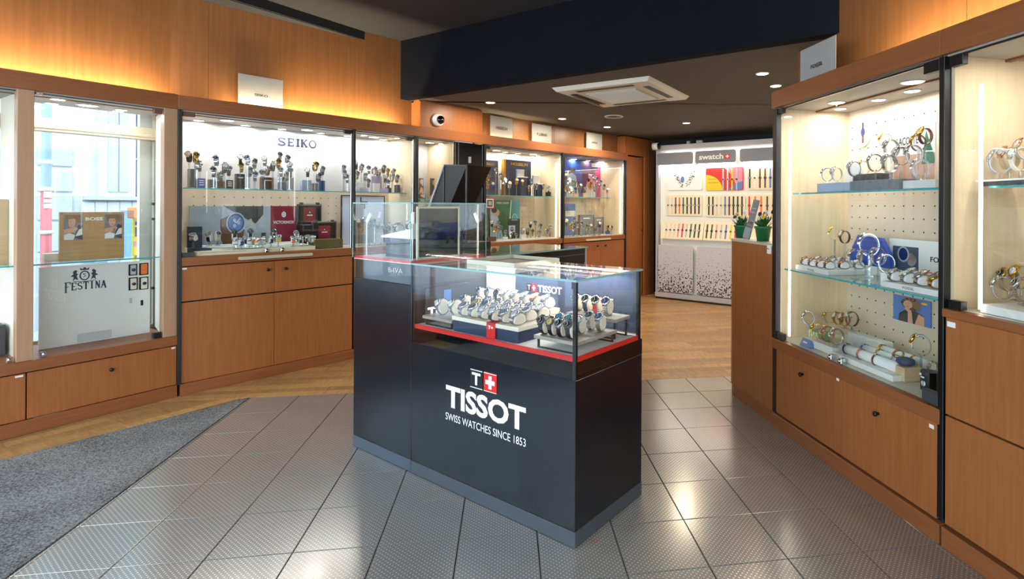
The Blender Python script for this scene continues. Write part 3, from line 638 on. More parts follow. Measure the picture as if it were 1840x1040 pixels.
# rounded cabinet end carrying the plants
rc = R.thing('corner_cabinet', 'rounded beech cabinet end with flower pots on top', 'cabinet')
arc = [(-.57-.16*math.sin(a), .16-.16*math.cos(a)) for a in [PI/2*i/10 for i in range(11)]]
foot = [(-.024, .0)] + arc + [(-.73, .46), (-.024, .46)]
MB().prism(foot[::-1], .085, 1.17).build('body', 'beech', rc); 
f2 = [(-.47+(x+.47)*1.0, y) for x, y in foot]
MB().prism([(x, y+.006) for x, y in foot][::-1], .0, .085).build('plinth', 'beech_h', rc)
MB().prism([(x-(0.004 if x < -.03 else 0), y-.004 if y < .4 else y) for x, y in foot][::-1], 1.17, 1.188).build('top', 'pull', rc)
a = R.hit(1385, 444); so = MB().cbox(a[0]-.03, a[0]+.01, -.012, 0, a[1]-.045, a[1]+.012).build('socket', 'white', rc); MB().cyl((a[0]-.018, -.014, a[1]-.01), .004, .004, 8, 'y').cyl((a[0]-.004, -.014, a[1]-.012), .004, .004, 8, 'y').build('socket_hole', 'black', so)

# ---- island counter
ct = K.thing('showcase_counter', 'black showcase counter with white lettering and red stripe on the front', 'counter')
XA = .556; XB = 1.668; DP = .535
MB().cbox(XA+.002, XB, .0, DP, .068, .70, .002).build('body', 'black_wood', ct)
MB().box(XA+.002, XB+.001, -.001, DP+.001, .004, .068).build('kick_strip', 'kick', ct)
MB().box(XA+.002, XB, .006, DP, .70, .775).build('upper_body', 'black_gloss', ct)
MB().box(XA+.01, XB-.008, .012, DP, .775, .793).build('case_floor', 'white_soft', ct)
MB().box(XA+.008, XB-.008, .0065, .012, .775, .797).build('front_stripe', 'red', ct); MB().box(XB-.008, XB-.002, .008, DP-.02, .775, .797).build('side_stripe', 'red', ct)
pane(ct, XA+.004, XB-.002, .0, .70, 1.112, 'glass_counter', 'front_glass', .006)
o = MB().box(XB-.006, XB, .012, DP-.02, .72, 1.112).build('side_glass', 'glass_counter', ct)
o = MB().box(XA, XB+.002, -.004, DP, 1.112, 1.121).build('top_glass', 'glass_counter', ct)
MB().box(XA, XB+.002, -.005, -.004, 1.112, 1.121).box(XB+.002, XB+.003, -.004, DP, 1.112, 1.121).build('glass_edge', 'glass_edge', o)
MB().box(XB-.018, XB-.001, .001, .014, .70, 1.11).box(XA+.004, XA+.02, .006, .018, .70, 1.11).box(XB-.03, XB-.018, .006, .014, 1.08, 1.11).box(XB-.014, XB, DP-.035, DP-.015, .70, 1.11).build('corner_profile', 'black', ct)
MB().box(XA+.004, XA+.016, .012, DP, .793, 1.11).build('end_wall', 'dark_grey', ct)
wq0, wq1 = K.hit(872, 500, DP-.02)[0], K.hit(926, 510, DP-.02)[0]
MB().box(XA+.02, wq0, DP-.02, DP-.008, .80, 1.11).build('back_door', 'dark_grey', ct); MB().box(wq0, wq1, DP-.016, DP-.006, .80, 1.11).build('back_door', 'white_soft', ct); MB().box(wq1, XB-.02, DP-.02, DP-.008, .80, 1.11).build('back_door', 'slate', ct)
area(ct, (1.1, DP-.06, 1.105), 1.0, 7, (1, .97, .92), (-.5, 0, 0), 'RECTANGLE', .02, name='counter_led_light')
MB().box(.62, 1.62, DP-.05, DP-.035, 1.102, 1.111).build('led_strip', 'led', ct)
# front lettering
lg = MB().box(1.024, 1.11, -.0025, 0, .551, .642).build('logo_square', 'black', ct)
MB().box(1.024, 1.108, -.0032, -.0025, .636, .6395).box(1.024, 1.108, -.0032, -.0025, .5515, .555).build('logo_line', 'white', lg)
lettering(lg, 'T', 1.036, 1.096, .567, .626, -.0035, 'white', .03)
rdq = MB().box(1.118, 1.203, -.0025, 0, .551, .642).build('logo_square', 'red', ct)
MB().box(1.1505, 1.1705, -.0035, -.0025, .566, .627).box(1.130, 1.191, -.0035, -.0025, .5865, .6065).build('cross', 'white', rdq)
MB().box(1.118, 1.203, -.0034, -.0025, .637, .640).box(1.118, 1.203, -.0034, -.0025, .5515, .5545).build('logo_line', 'white', rdq)
lettering(ct, 'TISSOT', .842, 1.388, .418, .528, -.001, 'white', .035)
lettering(ct, 'SWISS WATCHES SINCE 1853', .84, 1.388, .352, .388, -.001, 'white', 0.0)
# writing inside the case
a = (max(K.hit(948, 517, DP-.02)[0], wq1+.01), 0)
s2 = MB().box(a[0], a[0]+.034, DP-.026, DP-.021, .945, .988).build('logo_square', 'black', ct); lettering(s2, 'T', a[0]+.006, a[0]+.028, .953, .981, DP-.0265, 'white', .03)
s3 = MB().box(a[0]+.036, a[0]+.07, DP-.026, DP-.021, .945, .988).build('logo_square', 'red', ct); MB().box(a[0]+.049, a[0]+.057, DP-.027, DP-.026, .952, .981).box(a[0]+.041, a[0]+.065, DP-.0271, DP-.026, .963, .970).build('cross', 'white', s3)
lettering(ct, 'TISSOT', a[0]+.082, a[0]+.255, .945, .986, DP-.024, 'white', .035)
sg = K.thing('lightbox_sign', 'small lit sign panel inside the left end of the black showcase', 'sign', XA+.03, .06, .793)
MB().cbox(.0, .012, .0, .30, .006, .19, .002).build('panel', 'dark_grey', sg)
xx = MB(); vs_, fs_ = _tc['TISSOT', .035]; w0 = max(p[0] for p in vs_)
xx.add([(.0135, .29-.28*p[0]/w0, .03+p[1]/.75*.055) for p in vs_], fs_); xx.build('lettering', 'screen_white', sg)
xx = MB(); xx.box(.0125, .0135, .12, .17, .105, .165); xx.build('logo_square', 'mid_blue', sg)

# glass box on the left end of the island
av = K.thing('glass_box_counter', 'tall black counter end with an open-sided glass box and red edge', 'counter')
MB().cbox(.0, XA-.002, .0, DP, .068, 1.0, .002).build('body', 'black_wood', av)
MB().box(-.001, XA-.002, -.001, DP+.001, .004, .068).build('kick_strip', 'kick_mat', av)
MB().box(.006, XA-.006, .006, DP-.006, 1.0, 1.112).build('upper_body', 'black_gloss', av)
MB().box(.0, XA-.002, .0, DP, 1.112, 1.116).build('case_floor', 'white_soft', av)
MB().box(.008, XA-.012, .004, DP-.008, 1.116, 1.128).build('case_floor', 'white', av)
MB().box(.004, XA-.01, .001, .004, 1.113, 1.131).box(XA-.012, XA-.009, .004, DP-.006, 1.113, 1.131).build('red_edge', 'red', av)
pane(av, .0, XA-.004, -.006, 1.005, 1.437, 'glass_counter', 'front_glass', .006)
MB().box(XA-.008, XA-.002, .0, DP, 1.005, 1.437).build('side_glass', 'glass_counter', av); MB().box(-.006, .0, .0, DP, 1.116, 1.437).build('side_glass', 'glass_counter', av); MB().box(.0, XA-.008, DP-.006, DP, 1.116, 1.437).build('rear_glass', 'glass_counter', av)
o = MB().box(-.006, XA-.002, -.006, DP, 1.437, 1.445).build('top_glass', 'glass_counter', av)
MB().box(-.006, XA-.002, -.007, -.006, 1.437, 1.445).box(XA-.002, XA-.001, -.006, DP, 1.437, 1.445).box(XA-.006, XA-.001, DP-.002, DP+.001, 1.12, 1.445).box(-.007, -.003, -.007, -.004, 1.12, 1.445).box(XA-.005, XA-.001, -.007, -.004, 1.12, 1.445).build('glass_edge', 'glass_edge', o)
lettering(av, 'AVI-8', .335, .47, 1.056, 1.084, .004, 'light_grey', 0, mirror=True)
# return counter running back from the glass box
rt = K.thing('return_counter', 'low dark brown counter with glass top behind the island', 'counter')
MB().cbox(-.02, .52, .56, 1.585, 0, 1.06).build('body', 'brown_black', rt)
o = MB().box(-.03, .545, .545, 1.60, 1.108, 1.118).build('top_glass', 'glass_counter', rt)
MB().box(.545, .5465, .545, 1.60, 1.108, 1.118).build('glass_edge', 'glass_edge', o)
MB().box(-.02, .535, .555, 1.59, 1.06, 1.066).build('case_floor', 'slate', rt)
MB().box(.526, .534, .555, 1.59, 1.0, 1.108).build('side_rim', 'brown_black', rt); MB().box(.53, .538, 1.575, 1.59, .2, 1.108).build('end_profile', 'light_grey', rt)

# ================================================================== watches
_mc = {}
def ring_pt(a, b, t, fl):
    x, z = a*math.cos(t), b*math.sin(t)
    if fl and z < 0: z *= .42
    return x, z
def strap_mesh(a, b, w, links, fl, gap=0.0):
    k = ('strap', a, b, w, links, fl, gap)
    if k in _mc: return _mc[k]
    mb = MB(); t0, t1 = -PI/2+gap, 1.5*PI-gap
    if links:
        n = 26; th = .0034
        for i in range(n):
            p, q = (t0+(t1-t0)*(i+.06)/n), (t0+(t1-t0)*(i+.94)/n)
            (x0, z0), (x1, z1) = ring_pt(a, b, p, fl), ring_pt(a, b, q, fl)
            d = Vector((x1-x0, 0, z1-z0)).normalized(); nn = Vector((d.z, 0, -d.x))*th
            vs_ = []
            for yy in (-w/2, w/2): vs_ += [(x0, yy, z0), (x1, yy, z1), (x1+nn.x, yy, z1+nn.z), (x0+nn.x, yy, z0+nn.z)]
            mb.add(vs_, [(0,1,2,3),(7,6,5,4),(0,4,5,1),(1,5,6,2),(2,6,7,3),(3,7,4,0)])
    else:
        n = 28; th = .0026; R_ = []
        for i in range(n+1):
            t = t0+(t1-t0)*i/n; x, z = ring_pt(a, b, t, fl); x2, z2 = ring_pt(a, b, t+.02, fl)
            d = Vector((x2-x, 0, z2-z)).normalized(); nn = Vector((d.z, 0, -d.x))*th
            R_.append([(x, -w/2, z), (x, w/2, z), (x+nn.x, w/2, z+nn.z), (x+nn.x, -w/2, z+nn.z)])
        fs = []
        for i in range(n):
            for q in range(4): fs.append((i*4+q, i*4+(q+1)%4, (i+1)*4+(q+1)%4, (i+1)*4+q))
        fs += [(3,2,1,0), (n*4, n*4+1, n*4+2, n*4+3)]
        mb.add([p for r_ in R_ for p in r_], fs, False)
    _mc[k] = mb.mesh('strap'); return _mc[k]
def case_xf(a, b, phi, fl):
    x, z = ring_pt(a, b, phi, fl); x2, z2 = ring_pt(a, b, phi+.02, fl)
    d = Vector((x2-x, 0, z2-z)).normalized(); n = Vector((d.z, 0, -d.x)); y = n.cross(d)
    M = Matrix((d, y, n)).transposed().to_4x4(); M.translation = Vector((x, 0, z)); return M
def case_meshes(a, b, phi, fl, r):
    k = ('case', a, b, round(phi, 3), fl, r)
    if k in _mc: return _mc[k]
    M = case_xf(a, b, phi, fl); th = .0095
    cs = MB().lathe([(r*.8, -.001), (r*.97, .001), (r, th*.45), (r*.98, th*.8), (r*.9, th), (r*.84, th), (r*.81, th*.86), (r*.1, th*.86)], 22, M)
    cs.cyl((0, 0, 0), .0022, .005, 8, 'y') if False else None
    cr_ = MB().cyl((0, r*.98, th*.45), .0028, .004, 8, 'y').xf(M); k0 = len(cs.v); cs.v += cr_.v; cs.f += [tuple(i+k0 for i in f) for f in cr_.f]; cs.smooth += cr_.smooth
    for s1 in (-1, 1):
        lg_ = MB().box(s1*r*.75 if s1 > 0 else -r*1.2, r*1.2 if s1 > 0 else -r*.75, -.0098, .0098, -.0005, th*.5).xf(M); k0 = len(cs.v); cs.v += lg_.v; cs.f += [tuple(i+k0 for i in f) for f in lg_.f]; cs.smooth += lg_.smooth
    dl = MB().lathe([(r*.815, th*.87), (r*.5, th*.88), (.0001, th*.88)], 22, M)
    mk = MB()
    for i in range(12):
        q = 2*PI*i/12; c_, s_ = math.cos(q), math.sin(q); R1, R2, hw = r*.6, r*.76, r*.045
        mk.add([(c_*R1-s_*hw, s_*R1+c_*hw, th*.9), (c_*R2-s_*hw, s_*R2+c_*hw, th*.9), (c_*R2+s_*hw, s_*R2-c_*hw, th*.9), (c_*R1+s_*hw, s_*R1-c_*hw, th*.9)], [(3, 2, 1, 0)])
    for q, ln in ((2.6, .5), (.6, .7)):
        c_, s_ = math.cos(q), math.sin(q); hw = r*.05
        mk.add([(-s_*hw, c_*hw, th*.91), (c_*r*ln-s_*hw, s_*r*ln+c_*hw, th*.91), (c_*r*ln+s_*hw, s_*r*ln-c_*hw, th*.91), (s_*hw, -c_*hw, th*.91)], [(3, 2, 1, 0)])
    mk.xf(M); _mc[k] = (cs.mesh('case'), dl.mesh('dial'), mk.mesh('dial_marks')); return _mc[k]
def cushion_mesh(a, b, w, fl):
    k = ('cush', a, b, w, fl)
    if k in _mc: return _mc[k]
    n = 26; mb = MB(); rings = []
    for sc, y in ((.80, -w/2), (.97, -w/2+.004), (.985, 0), (.97, w/2-.004), (.80, w/2)):
        rings.append([(lambda p: (p[0]*sc, y, p[1]*sc))(ring_pt(a, b, 2*PI*i/n, fl)) for i in range(n)])
    vs_ = [p for r_ in rings for p in r_]; fs = []
    for j in range(4):
        for i in range(n): fs.append((j*n+i, (j+1)*n+i, (j+1)*n+(i+1)%n, j*n+(i+1)%n))
    fs += [tuple(range(n)), tuple(range(5*n-1, 4*n-1, -1))]; mb.add(vs_, fs, False); _mc[k] = mb.mesh('cushion'); return _mc[k]
def clip_mesh(a, b):
    k = ('clip', a, b)
    if k in _mc: return _mc[k]
    mb = MB(); n = 16; R_ = []
    for i in range(n+1):
        t = -PI*.5+2*PI*.86*i/n; x, z = ring_pt(a*.93, b*.93, t, False); R_.append([(x, -.011, z), (x, .011, z), (x*.94, .011, z*.94), (x*.94, -.011, z*.94)])
    fs = []
    for i in range(n):
        for q in range(4): fs.append((i*4+q, (i+1)*4+q, (i+1)*4+(q+1)%4, i*4+(q+1)%4))
    mb.add([p for r_ in R_ for p in r_], fs); _mc[k] = mb.mesh('acrylic_clip'); return _mc[k]

KINDS = {  # a, b, strap width, flat bottom, cushion width
    'ring': (.027, .034, .019, False, 0), 'big': (.032, .040, .021, False, 0), 'cuff': (.027, .036, .021, False, .030), 'tray': (.030, .030, .020, True, .032), 'low': (.027, .024, .018, True, .036)}
STRAPS = {'steel': ('steel', True), 'gold': ('gold', True), 'rose': ('rose', True), 'dsteel': ('dark_steel', True), 'black': ('black', False), 'brown': ('brown', False), 'blue': ('navy', False), 'navy': ('navy', False), 'red': ('red', False), 'green': ('dark_green', False), 'white': ('light_strap', False), 'yellow': ('yellow', False), 'orange': ('orange', False), 'bblue': ('blue', False), 'mesh': ('steel', False), 'tan': ('pale_oak', False), 'pblue': ('pale_blue', False)}
SW = {'steel': 'steel bracelet', 'gold': 'gold bracelet', 'rose': 'rose bracelet', 'dsteel': 'dark metal bracelet', 'black': 'black strap', 'brown': 'brown strap', 'blue': 'navy strap', 'navy': 'navy strap', 'red': 'red strap', 'green': 'green strap', 'white': 'white strap', 'yellow': 'yellow strap', 'orange': 'orange strap', 'bblue': 'bright blue strap', 'mesh': 'steel mesh strap', 'tan': 'tan strap', 'pblue': 'pale blue strap'}
def watch(fr, x, y, z, kind, strap, dial, case, where, zs=None, yaw=0.0, phi=None, stand=None, stand_m='acrylic_stand', cush='cushion', group=None, scale=1.0, label=None, marks=True):
    """z = underside of the watch; zs = surface that carries its stand"""
    a, b, w, fl, cw = KINDS[kind]
    h = b*.42 if fl else b
    sm, links = STRAPS[strap]
    t = fr.thing('watch', label or ('%s-dialled watch on %s, %s' % (dial, SW[strap], where)), 'watch', x, y, (z if zs is None else zs), -PI/2+yaw, group)
    t.scale = (scale,)*3
    z0 = ((z-zs) if zs is not None else 0)/scale+h+.003
    ph = phi if phi is not None else (1.05 if fl else .6)
    def prt(n, me, m):
        o = link(n, me, m, t); o.location = (0, 0, z0); return o
    prt('strap', strap_mesh(a, b, w, links, fl, .25 if not cw else 0.0), sm)
    c_, d_, m_ = case_meshes(a, b, ph, fl, .0205 if kind != 'low' else .016)
    prt('case', c_, {'steel': 'steel', 'gold': 'gold', 'black': 'dark_steel', 'rose': 'rose'}[case]); d = prt('dial', d_, 'dial_'+dial)
    if marks:
        o = link('dial_marks', m_, 'marks_dark' if dial in ('white', 'gold', 'teal') else 'marks', d)
    if cw: prt('cushion', cushion_mesh(a, b, cw, fl), cush)
    else: prt('acrylic_clip', clip_mesh(a, b), 'acrylic')
    if zs is not None and z-zs > .012:
        hh = (z-zs)/scale
        if stand == 'block': MB().cbox(-.026, .026, -.026, .026, 0, hh+.002, .0015).build('display_block', stand_m, t)
        else: MB().cbox(-.016, .016, -.016, .016, 0, .006, .001).cbox(-.005, .005, -.005, .005, .006, hh+.004, .001).build('stand', stand_m, t)
    return t
RD = random.Random(11)
DI = ['black', 'blue', 'white', 'black', 'grey', 'green', 'white', 'blue', 'black']
ST = ['steel', 'steel', 'mesh', 'black', 'steel', 'steel', 'steel', 'brown', 'gold']
def pick(i): return ST[(i*5+3) % 9], DI[(i*7+2) % 9], ('gold' if (i*5+3) % 9 == 8 else 'steel')
def cluster(fr, pts, y, zs, where, group, kind='ring', stand_ms=('acrylic',), yaw=.5, jit=.06, cush='cushion_white', scale=1.0, marks=True):
    pts = sorted(pts, key=lambda p: p[0])
    for i, p in enumerate(pts):
        u, v = p[0], p[1]; st, di, ca = p[2] if len(p) > 2 and p[2] else pick(i)
        kd = p[3] if len(p) > 3 else kind
        yy = (p[4] if len(p) > 4 else y+((i*37) % 7-3)/3*jit)
        x, zc = fr.hit(u, v, yy)
        a, b, w, fl, cw = KINDS[kd]; hh = b*.42 if fl else b
        zb = max(zc-hh*scale, zs+.001)
        sm_ = stand_ms[i % len(stand_ms)]
        if zb-zs > .065: sm_ = 'acrylic'
        watch(fr, x, yy, zb, kd, st, di, ca, '%s from left %s' % (ORD[i], where), zs, yaw+((i*53) % 11-5)*.06, None, 'block' if sm_ != 'acrylic' else 'post', sm_ if sm_ != 'acrylic' else 'acrylic_stand', cush, group, scale, marks=marks)

# ---- island showcase: tables, tray, watches
def table(fr, x0, x1, y0, y1, zt, label):
    t = fr.thing('riser_table', label, 'display riser', 0, 0, 0)
    MB().cbox(x0, x1, y0, y1, zt-.016, zt, .0015).build('top', 'grey_wood', t)
    for xx_ in (x0+.012, x1-.02):
        for yy_ in (y0+.012, y1-.02): MB().box(xx_, xx_+.008, yy_, yy_+.008, .793, zt-.016).build('leg', 'black', t)
    MB().box(x0+.012, x1-.012, y0+.012, y0+.02, .793, .799).box(x0+.012, x1-.012, y1-.02, y1-.012, .793, .799).build('rail', 'black', t)
table(K, .60, .838, .035, .47, .842, 'low grey wood riser at the lit-sign end of the black showcase')
table(K, 1.40, 1.645, .035, .345, .85, 'grey wood riser in the front right corner of the black showcase')
table(K, 1.325, 1.625, .36, .495, .892, 'higher grey wood riser at the back right of the black showcase')
tb = K.thing('watch_tray', 'cream-topped navy tray block with a red band in the black showcase', 'tray', 0, 0, .793)
MB().box(.852, 1.302, .038, .40, .0, .056).build('body', 'navy', tb); MB().cbox(.845, 1.309, .031, .407, .056, .076, .0015).build('top', 'cream', tb)
rx = K.hit(882, 590, .03)[0]; MB().box(rx-.03, rx+.03, .0295, .032, .0, .0765).build('red_band', 'red', tb); MB().box(rx-.03, rx+.03, .0295, .407, .076, .0768).build('red_band', 'red', tb)
lettering(tb, 'T+', rx-.018, rx+.016, .045, .062, .0285, 'white', .03)
TR = .8698
def krow(pts, z, where, kind, group, yaws=0, phi=None, **kw):
    pts = sorted(pts)
    for i, (u, v, st, di, ca) in enumerate(pts):
        a, b, w, fl, cw = KINDS[kind]; hc = b*.42 if fl else b
        x, y = K.hz(u, v, z+hc); y = min(max(y, .055), .485); x = min(max(x, .62), 1.625)
        watch(K, x, y, z, kind, st, di, ca, '%s from left %s' % (ORD[i], where), None, yaws, phi, group=group, **kw)
def kgrid(x0, dx, y, n, z, where, kind, group, specs, yaw=-.2, phi=None, dy=0.0, **kw):
    for i in range(n):
        st, di, ca = specs[i]; watch(K, x0+i*dx, y+i*dy, z, kind, st, di, ca, '%s from left %s' % (ORD[i], where), None, yaw, phi, group=group, **kw)
SS = ('steel', 'white', 'steel')
kgrid(.905, .072, .075, 6, TR, 'in front row of cream tray', 'tray', 'front row of the cream tray', [('steel','grey','steel'), ('steel','black','steel'), ('steel','white','steel'), ('black','white','steel'), ('steel','grey','steel'), ('steel','white','steel')], scale=1.22)
kgrid(.885, .072, .175, 6, TR, 'in second row of cream tray', 'tray', 'second row of the cream tray', [('gold','gold','gold'), ('steel','green','steel'), ('mesh','white','steel'), ('steel','white','steel'), ('brown','white','steel'), ('steel','grey','steel')], scale=1.22)
kgrid(.885, .072, .27, 6, TR, 'in third row of cream tray', 'tray', 'third row of the cream tray', [('black','white','steel'), ('steel','grey','steel'), ('black','grey','steel'), ('steel','black','steel'), ('dsteel','black','steel'), ('mesh','white','steel')], scale=1.22)
kgrid(.90, .075, .365, 5, TR+.03, 'in back row above cream tray', 'tray', 'back row of the cream tray', [('white','white','steel'), ('steel','black','steel'), ('steel','teal','steel'), ('brown','white','rose'), ('white','white','steel')], scale=1.22)
rb_ = K.thing('watch_tray', 'narrow cream step at the rear of the red-banded tray', 'tray', 0, 0, TR); MB().cbox(.86, 1.25, .325, .405, .0, .029).build('top', 'cream', rb_)
kgrid(.675, .075, .11, 2, .842, 'on tall cream cushions by lit sign', 'cuff', 'tall cushions on the low riser', [('steel','white','steel'), ('steel','white','steel')], -.3, .5, .03, scale=1.15)
kgrid(.66, .08, .29, 3, .842, 'in middle of low riser', 'cuff', 'cushions on the low riser', [('steel','black','steel'), ('black','black','steel'), ('steel','blue','steel')], -.15, .7, .01, scale=1.05)
kgrid(.65, .075, .41, 3, .875, 'at back of low riser', 'cuff', 'cushions on the low riser', [('steel','green','steel'), ('steel','grey','steel'), ('black','black','black')], -.15, .7)
bb = K.thing('riser_block', 'small grey step carrying the rear cushions on the low riser', 'display riser', 0, 0, .842); MB().cbox(.61, .83, .375, .445, .0, .032).build('block', 'grey_wood', bb)
kgrid(1.43, .052, .075, 4, .85, 'in front row of right riser', 'cuff', 'dark watches on the right riser', [('black','black','black'), ('black','gold','black'), ('black','black','steel'), ('dsteel','black','black')], 0.0, .7, .0, scale=1.05)
kgrid(1.445, .056, .18, 3, .85, 'in second row of right riser', 'cuff', 'dark watches on the right riser', [('steel','teal','steel'), ('black','teal','steel'), ('steel','white','steel')], 0.0, .8)
kgrid(1.55, .055, .27, 2, .85, 'on steel bracelets behind on right riser', 'cuff', 'dark watches on the right riser', [('steel','black','steel'), ('steel','blue','steel')], 0.05, .9, scale=1.05)
kgrid(1.35, .062, .43, 4, .892, 'on higher back riser', 'cuff', 'large watches on the back riser', [('black','black','steel'), ('blue','black','steel'), ('red','black','steel'), ('steel','blue','steel')], 0.05, .75, scale=1.12)
# display tray lying on the counter top
dt = K.thing('presentation_tray', 'shallow champagne-edged tray with black lining on the glass counter top', 'tray', 0, 0, 1.1215)
x0, x1, y0, y1 = .82, 1.165, .15, .50
MB().box(x0+.008, x1-.008, y0+.008, y1-.008, 0, .006).build('lining', 'black', dt)
MB().box(x0, x1, y0, y0+.008, 0, .024).box(x0, x1, y1-.008, y1, 0, .024).box(x0, x0+.008, y0+.008, y1-.008, 0, .024).box(x1-.008, x1, y0+.008, y1-.008, 0, .024).build('rim', 'pull', dt)

# ---- glass box contents
pb = K.thing('glass_riser', 'grey glass riser with sloping white watch tray in the glass box', 'display riser', 0, 0, 1.1285)
MB().box(.17, .43, .10, .40, 0, .11).build('body', 'dark_film', pb); MB().plate([(.15, .112), (.45, .112), (.45, .172), (.15, .122)], .08, .42).build('tray', 'white_soft', pb)
for i, (x, y) in enumerate(((.24, .14), (.29, .22), (.34, .15), (.38, .25), (.42, .18), (.30, .32))):
    watch(K, x, y, 1.1285+.127+(x-.15)*.165, 'tray', 'black', DI[i], 'steel', '%s from left in tall glass box' % ORD[i], None, 0, group='watches in the tall glass box')
for i, (x, y, hx, hz_) in enumerate(((.05, .05, .05, .06), (.52, .03, -.0, .075), (.52, .50, -.04, .06))):
    lp = K.thing('led_lamp', ['slim white lamp post at the left corner of the glass box', 'slim white lamp post at the near corner of the glass box', 'slim white lamp post at the rear right corner of the glass box'][i], 'lamp', x, y, 1.1285)
    MB().cyl((0, 0, 0), .012, .004, 14).cyl((0, 0, .004), .0035, .2, 8).build('post', 'white', lp)
    h_ = MB().cbox(-.012, .012, -.005, .005, 0, .065, .002).xf(Matrix.Translation((0, 0, .2)) @ Matrix.Rotation({0: .7, 1: 0, 2: -.5}[i], 4, 'Y')).build('head', 'white', lp)
    e_ = MB().box(-.004, .004, -.0062, -.005, .012, .055).xf(Matrix.Translation((0, 0, .2)) @ Matrix.Rotation({0: .7, 1: 0, 2: -.5}[i], 4, 'Y')).build('led', 'led', h_)
mi = K.thing('framed_panel', 'champagne-framed dark mirror standing in the glass box', 'mirror', .50, .07, 1.1285)
fm = MB()
for a, b, c, d in ((0, .30, 0, .012), (0, .30, .283, .295), (0, .012, .012, .283), (.288, .30, .012, .283)): fm.cbox(-.006, .006, a, b, c, d, .001)
fm.build('frame', 'pull', mi); MB().box(-.002, .002, .012, .288, .012, .283).build('mirror_pane', 'dark_film', mi)
ab = K.thing('card', 'dark blue card behind the framed mirror in the glass box', 'card', .40, .36, 1.1285); MB().cbox(-.004, .004, 0, .12, 0, .14, .001).build('card', 'navy', ab)
for i in range(3): watch(K, .46, .16+.07*i, 1.1285, 'cuff', 'black', DI[i], 'steel', '%s from front behind the framed mirror' % ORD[i], None, 1.2, group='watches behind the mirror')
# till screen on the return counter, seen from behind
ts = K.thing('till_screen', 'dark slanted till screen standing behind the glass box', 'monitor', 0, 0, 1.119)
pA, pB = K.hit(800, 296, .78), K.hit(841, 300, .78); pC = K.hit(777, 361, .78)
xa, xb_, xc_ = pA[0], pB[0], pC[0]; zA = pA[1]-1.119; zC = pC[1]-1.119
sl = (xa-xc_)/(zA-zC); xf0 = xa-sl*(zA-.05)
MB().plate([(xf0, .05), (xf0+.012, .05), (xa+.012, zA), (xa, zA)], .76, .80).build('side_bezel', 'light_grey', ts)
MB().plate([(xf0+.012, .05), (xf0+.2, .05), (xb_, zA-.012), (xa+.012, zA)], .77, 1.0).build('housing', 'brown_black', ts)
MB().plate([(xb_-.008, .0), (xb_, .0), (xb_, zA-.01), (xb_-.008, zA-.01)], .765, .775).plate([(xa-.004, .02), (xa+.006, .02), (xa+.006, zA-.004), (xa-.004, zA-.004)], .765, .769).plate([(xa, zA-.006), (xb_, zA-.02), (xb_, zA-.012), (xa, zA+.002)], .765, .772).build('support_frame', 'dark_steel', ts)
MB().cbox(xf0, xb_, .76, 1.0, 0, .05).build('base', 'black', ts)

# ---- wide cabinet, upper shelf
ZS = 1.556
GS = 'watches on the wide lit shelf'
cluster(S, [(340,283),(351,284),(353,297),(359,300),(384,310),(389,290),(403,303),(411,308),(395,318),(432,288),(445,289),(457,295),(434,302),(448,310),(458,318),(471,315),(476,291),(480,308),(490,300),(503,283),(516,288),(500,295),(505,310),(520,301),(522,311),(514,318),(510,327),(553,311),(566,300),(579,308),(572,320),(617,305),(619,314),(624,322)], .22, ZS, 'on the white lit shelf', GS, stand_ms=('acrylic', 'acrylic', 'slate', 'acrylic', 'black', 'acrylic', 'brown'), scale=1.12, jit=.09, yaw=-.25)
def blk(fr, u0, v0, u1, v1, y, zs, m, label, dpt=.05, cat='display block', txt=None, tm='white'):
    x0, z1 = fr.hit(u0, v0, y); x1, z0 = fr.hit(u1, v1, y); z0 = zs+.001
    t = fr.thing('display_block', label, cat, (x0+x1)/2, y, z0); w_ = abs(x1-x0)/2; h_ = z1-z0
    MB().cbox(-w_, w_, 0, dpt, 0, h_, .0015).build('block', m, t)
    if txt: 
        for k in range(txt): MB().box(-w_*.6, w_*.6, -.0012, 0, h_*(.72-.22*k), h_*(.8-.22*k)).build('print', tm, t)
    return t
blk(S, 355, 320, 369, 337, .125, ZS, 'blue', 'blue label card at the left end of the white lit shelf', .01, 'card', 3)
blk(S, 340, 303, 353, 325, .3, ZS, 'navy', 'dark navy watch box at the far left of the white lit shelf')
blk(S, 407, 323, 419, 338, .12, ZS, 'black', 'black label card in the middle of the white lit shelf', .01, 'card', 3)
blk(S, 425, 312, 440, 329, .3, ZS, 'black', 'black block under a rose-gold watch on the white lit shelf', .05, 'display block', 1)
blk(S, 376, 322, 402, 333, .3, ZS, 'grey', 'low grey block in the second cluster of the white lit shelf')
blk(S, 471, 318, 492, 330, .3, ZS, 'brown', 'brown block in the densest cluster of the white lit shelf', .06, 'display block', 1)
blk(S, 503, 327, 515, 340, .13, ZS, 'grey', 'grey cube before the densest cluster of the white lit shelf', .04)
blk(S, 516, 318, 528, 330, .3, ZS, 'light_grey', 'light grey block at the right of the densest cluster')
blk(S, 543, 323, 560, 336, .28, ZS, 'pale_blue', 'pale blue block in the right-hand cluster of the lit shelf')
blk(S, 573, 324, 584, 337, .26, ZS, 'mid_blue', 'mid blue block at the right-hand cluster of the lit shelf')
blk(S, 561, 329, 572, 342, .14, ZS, 'grey', 'grey cube in front of the right-hand cluster')
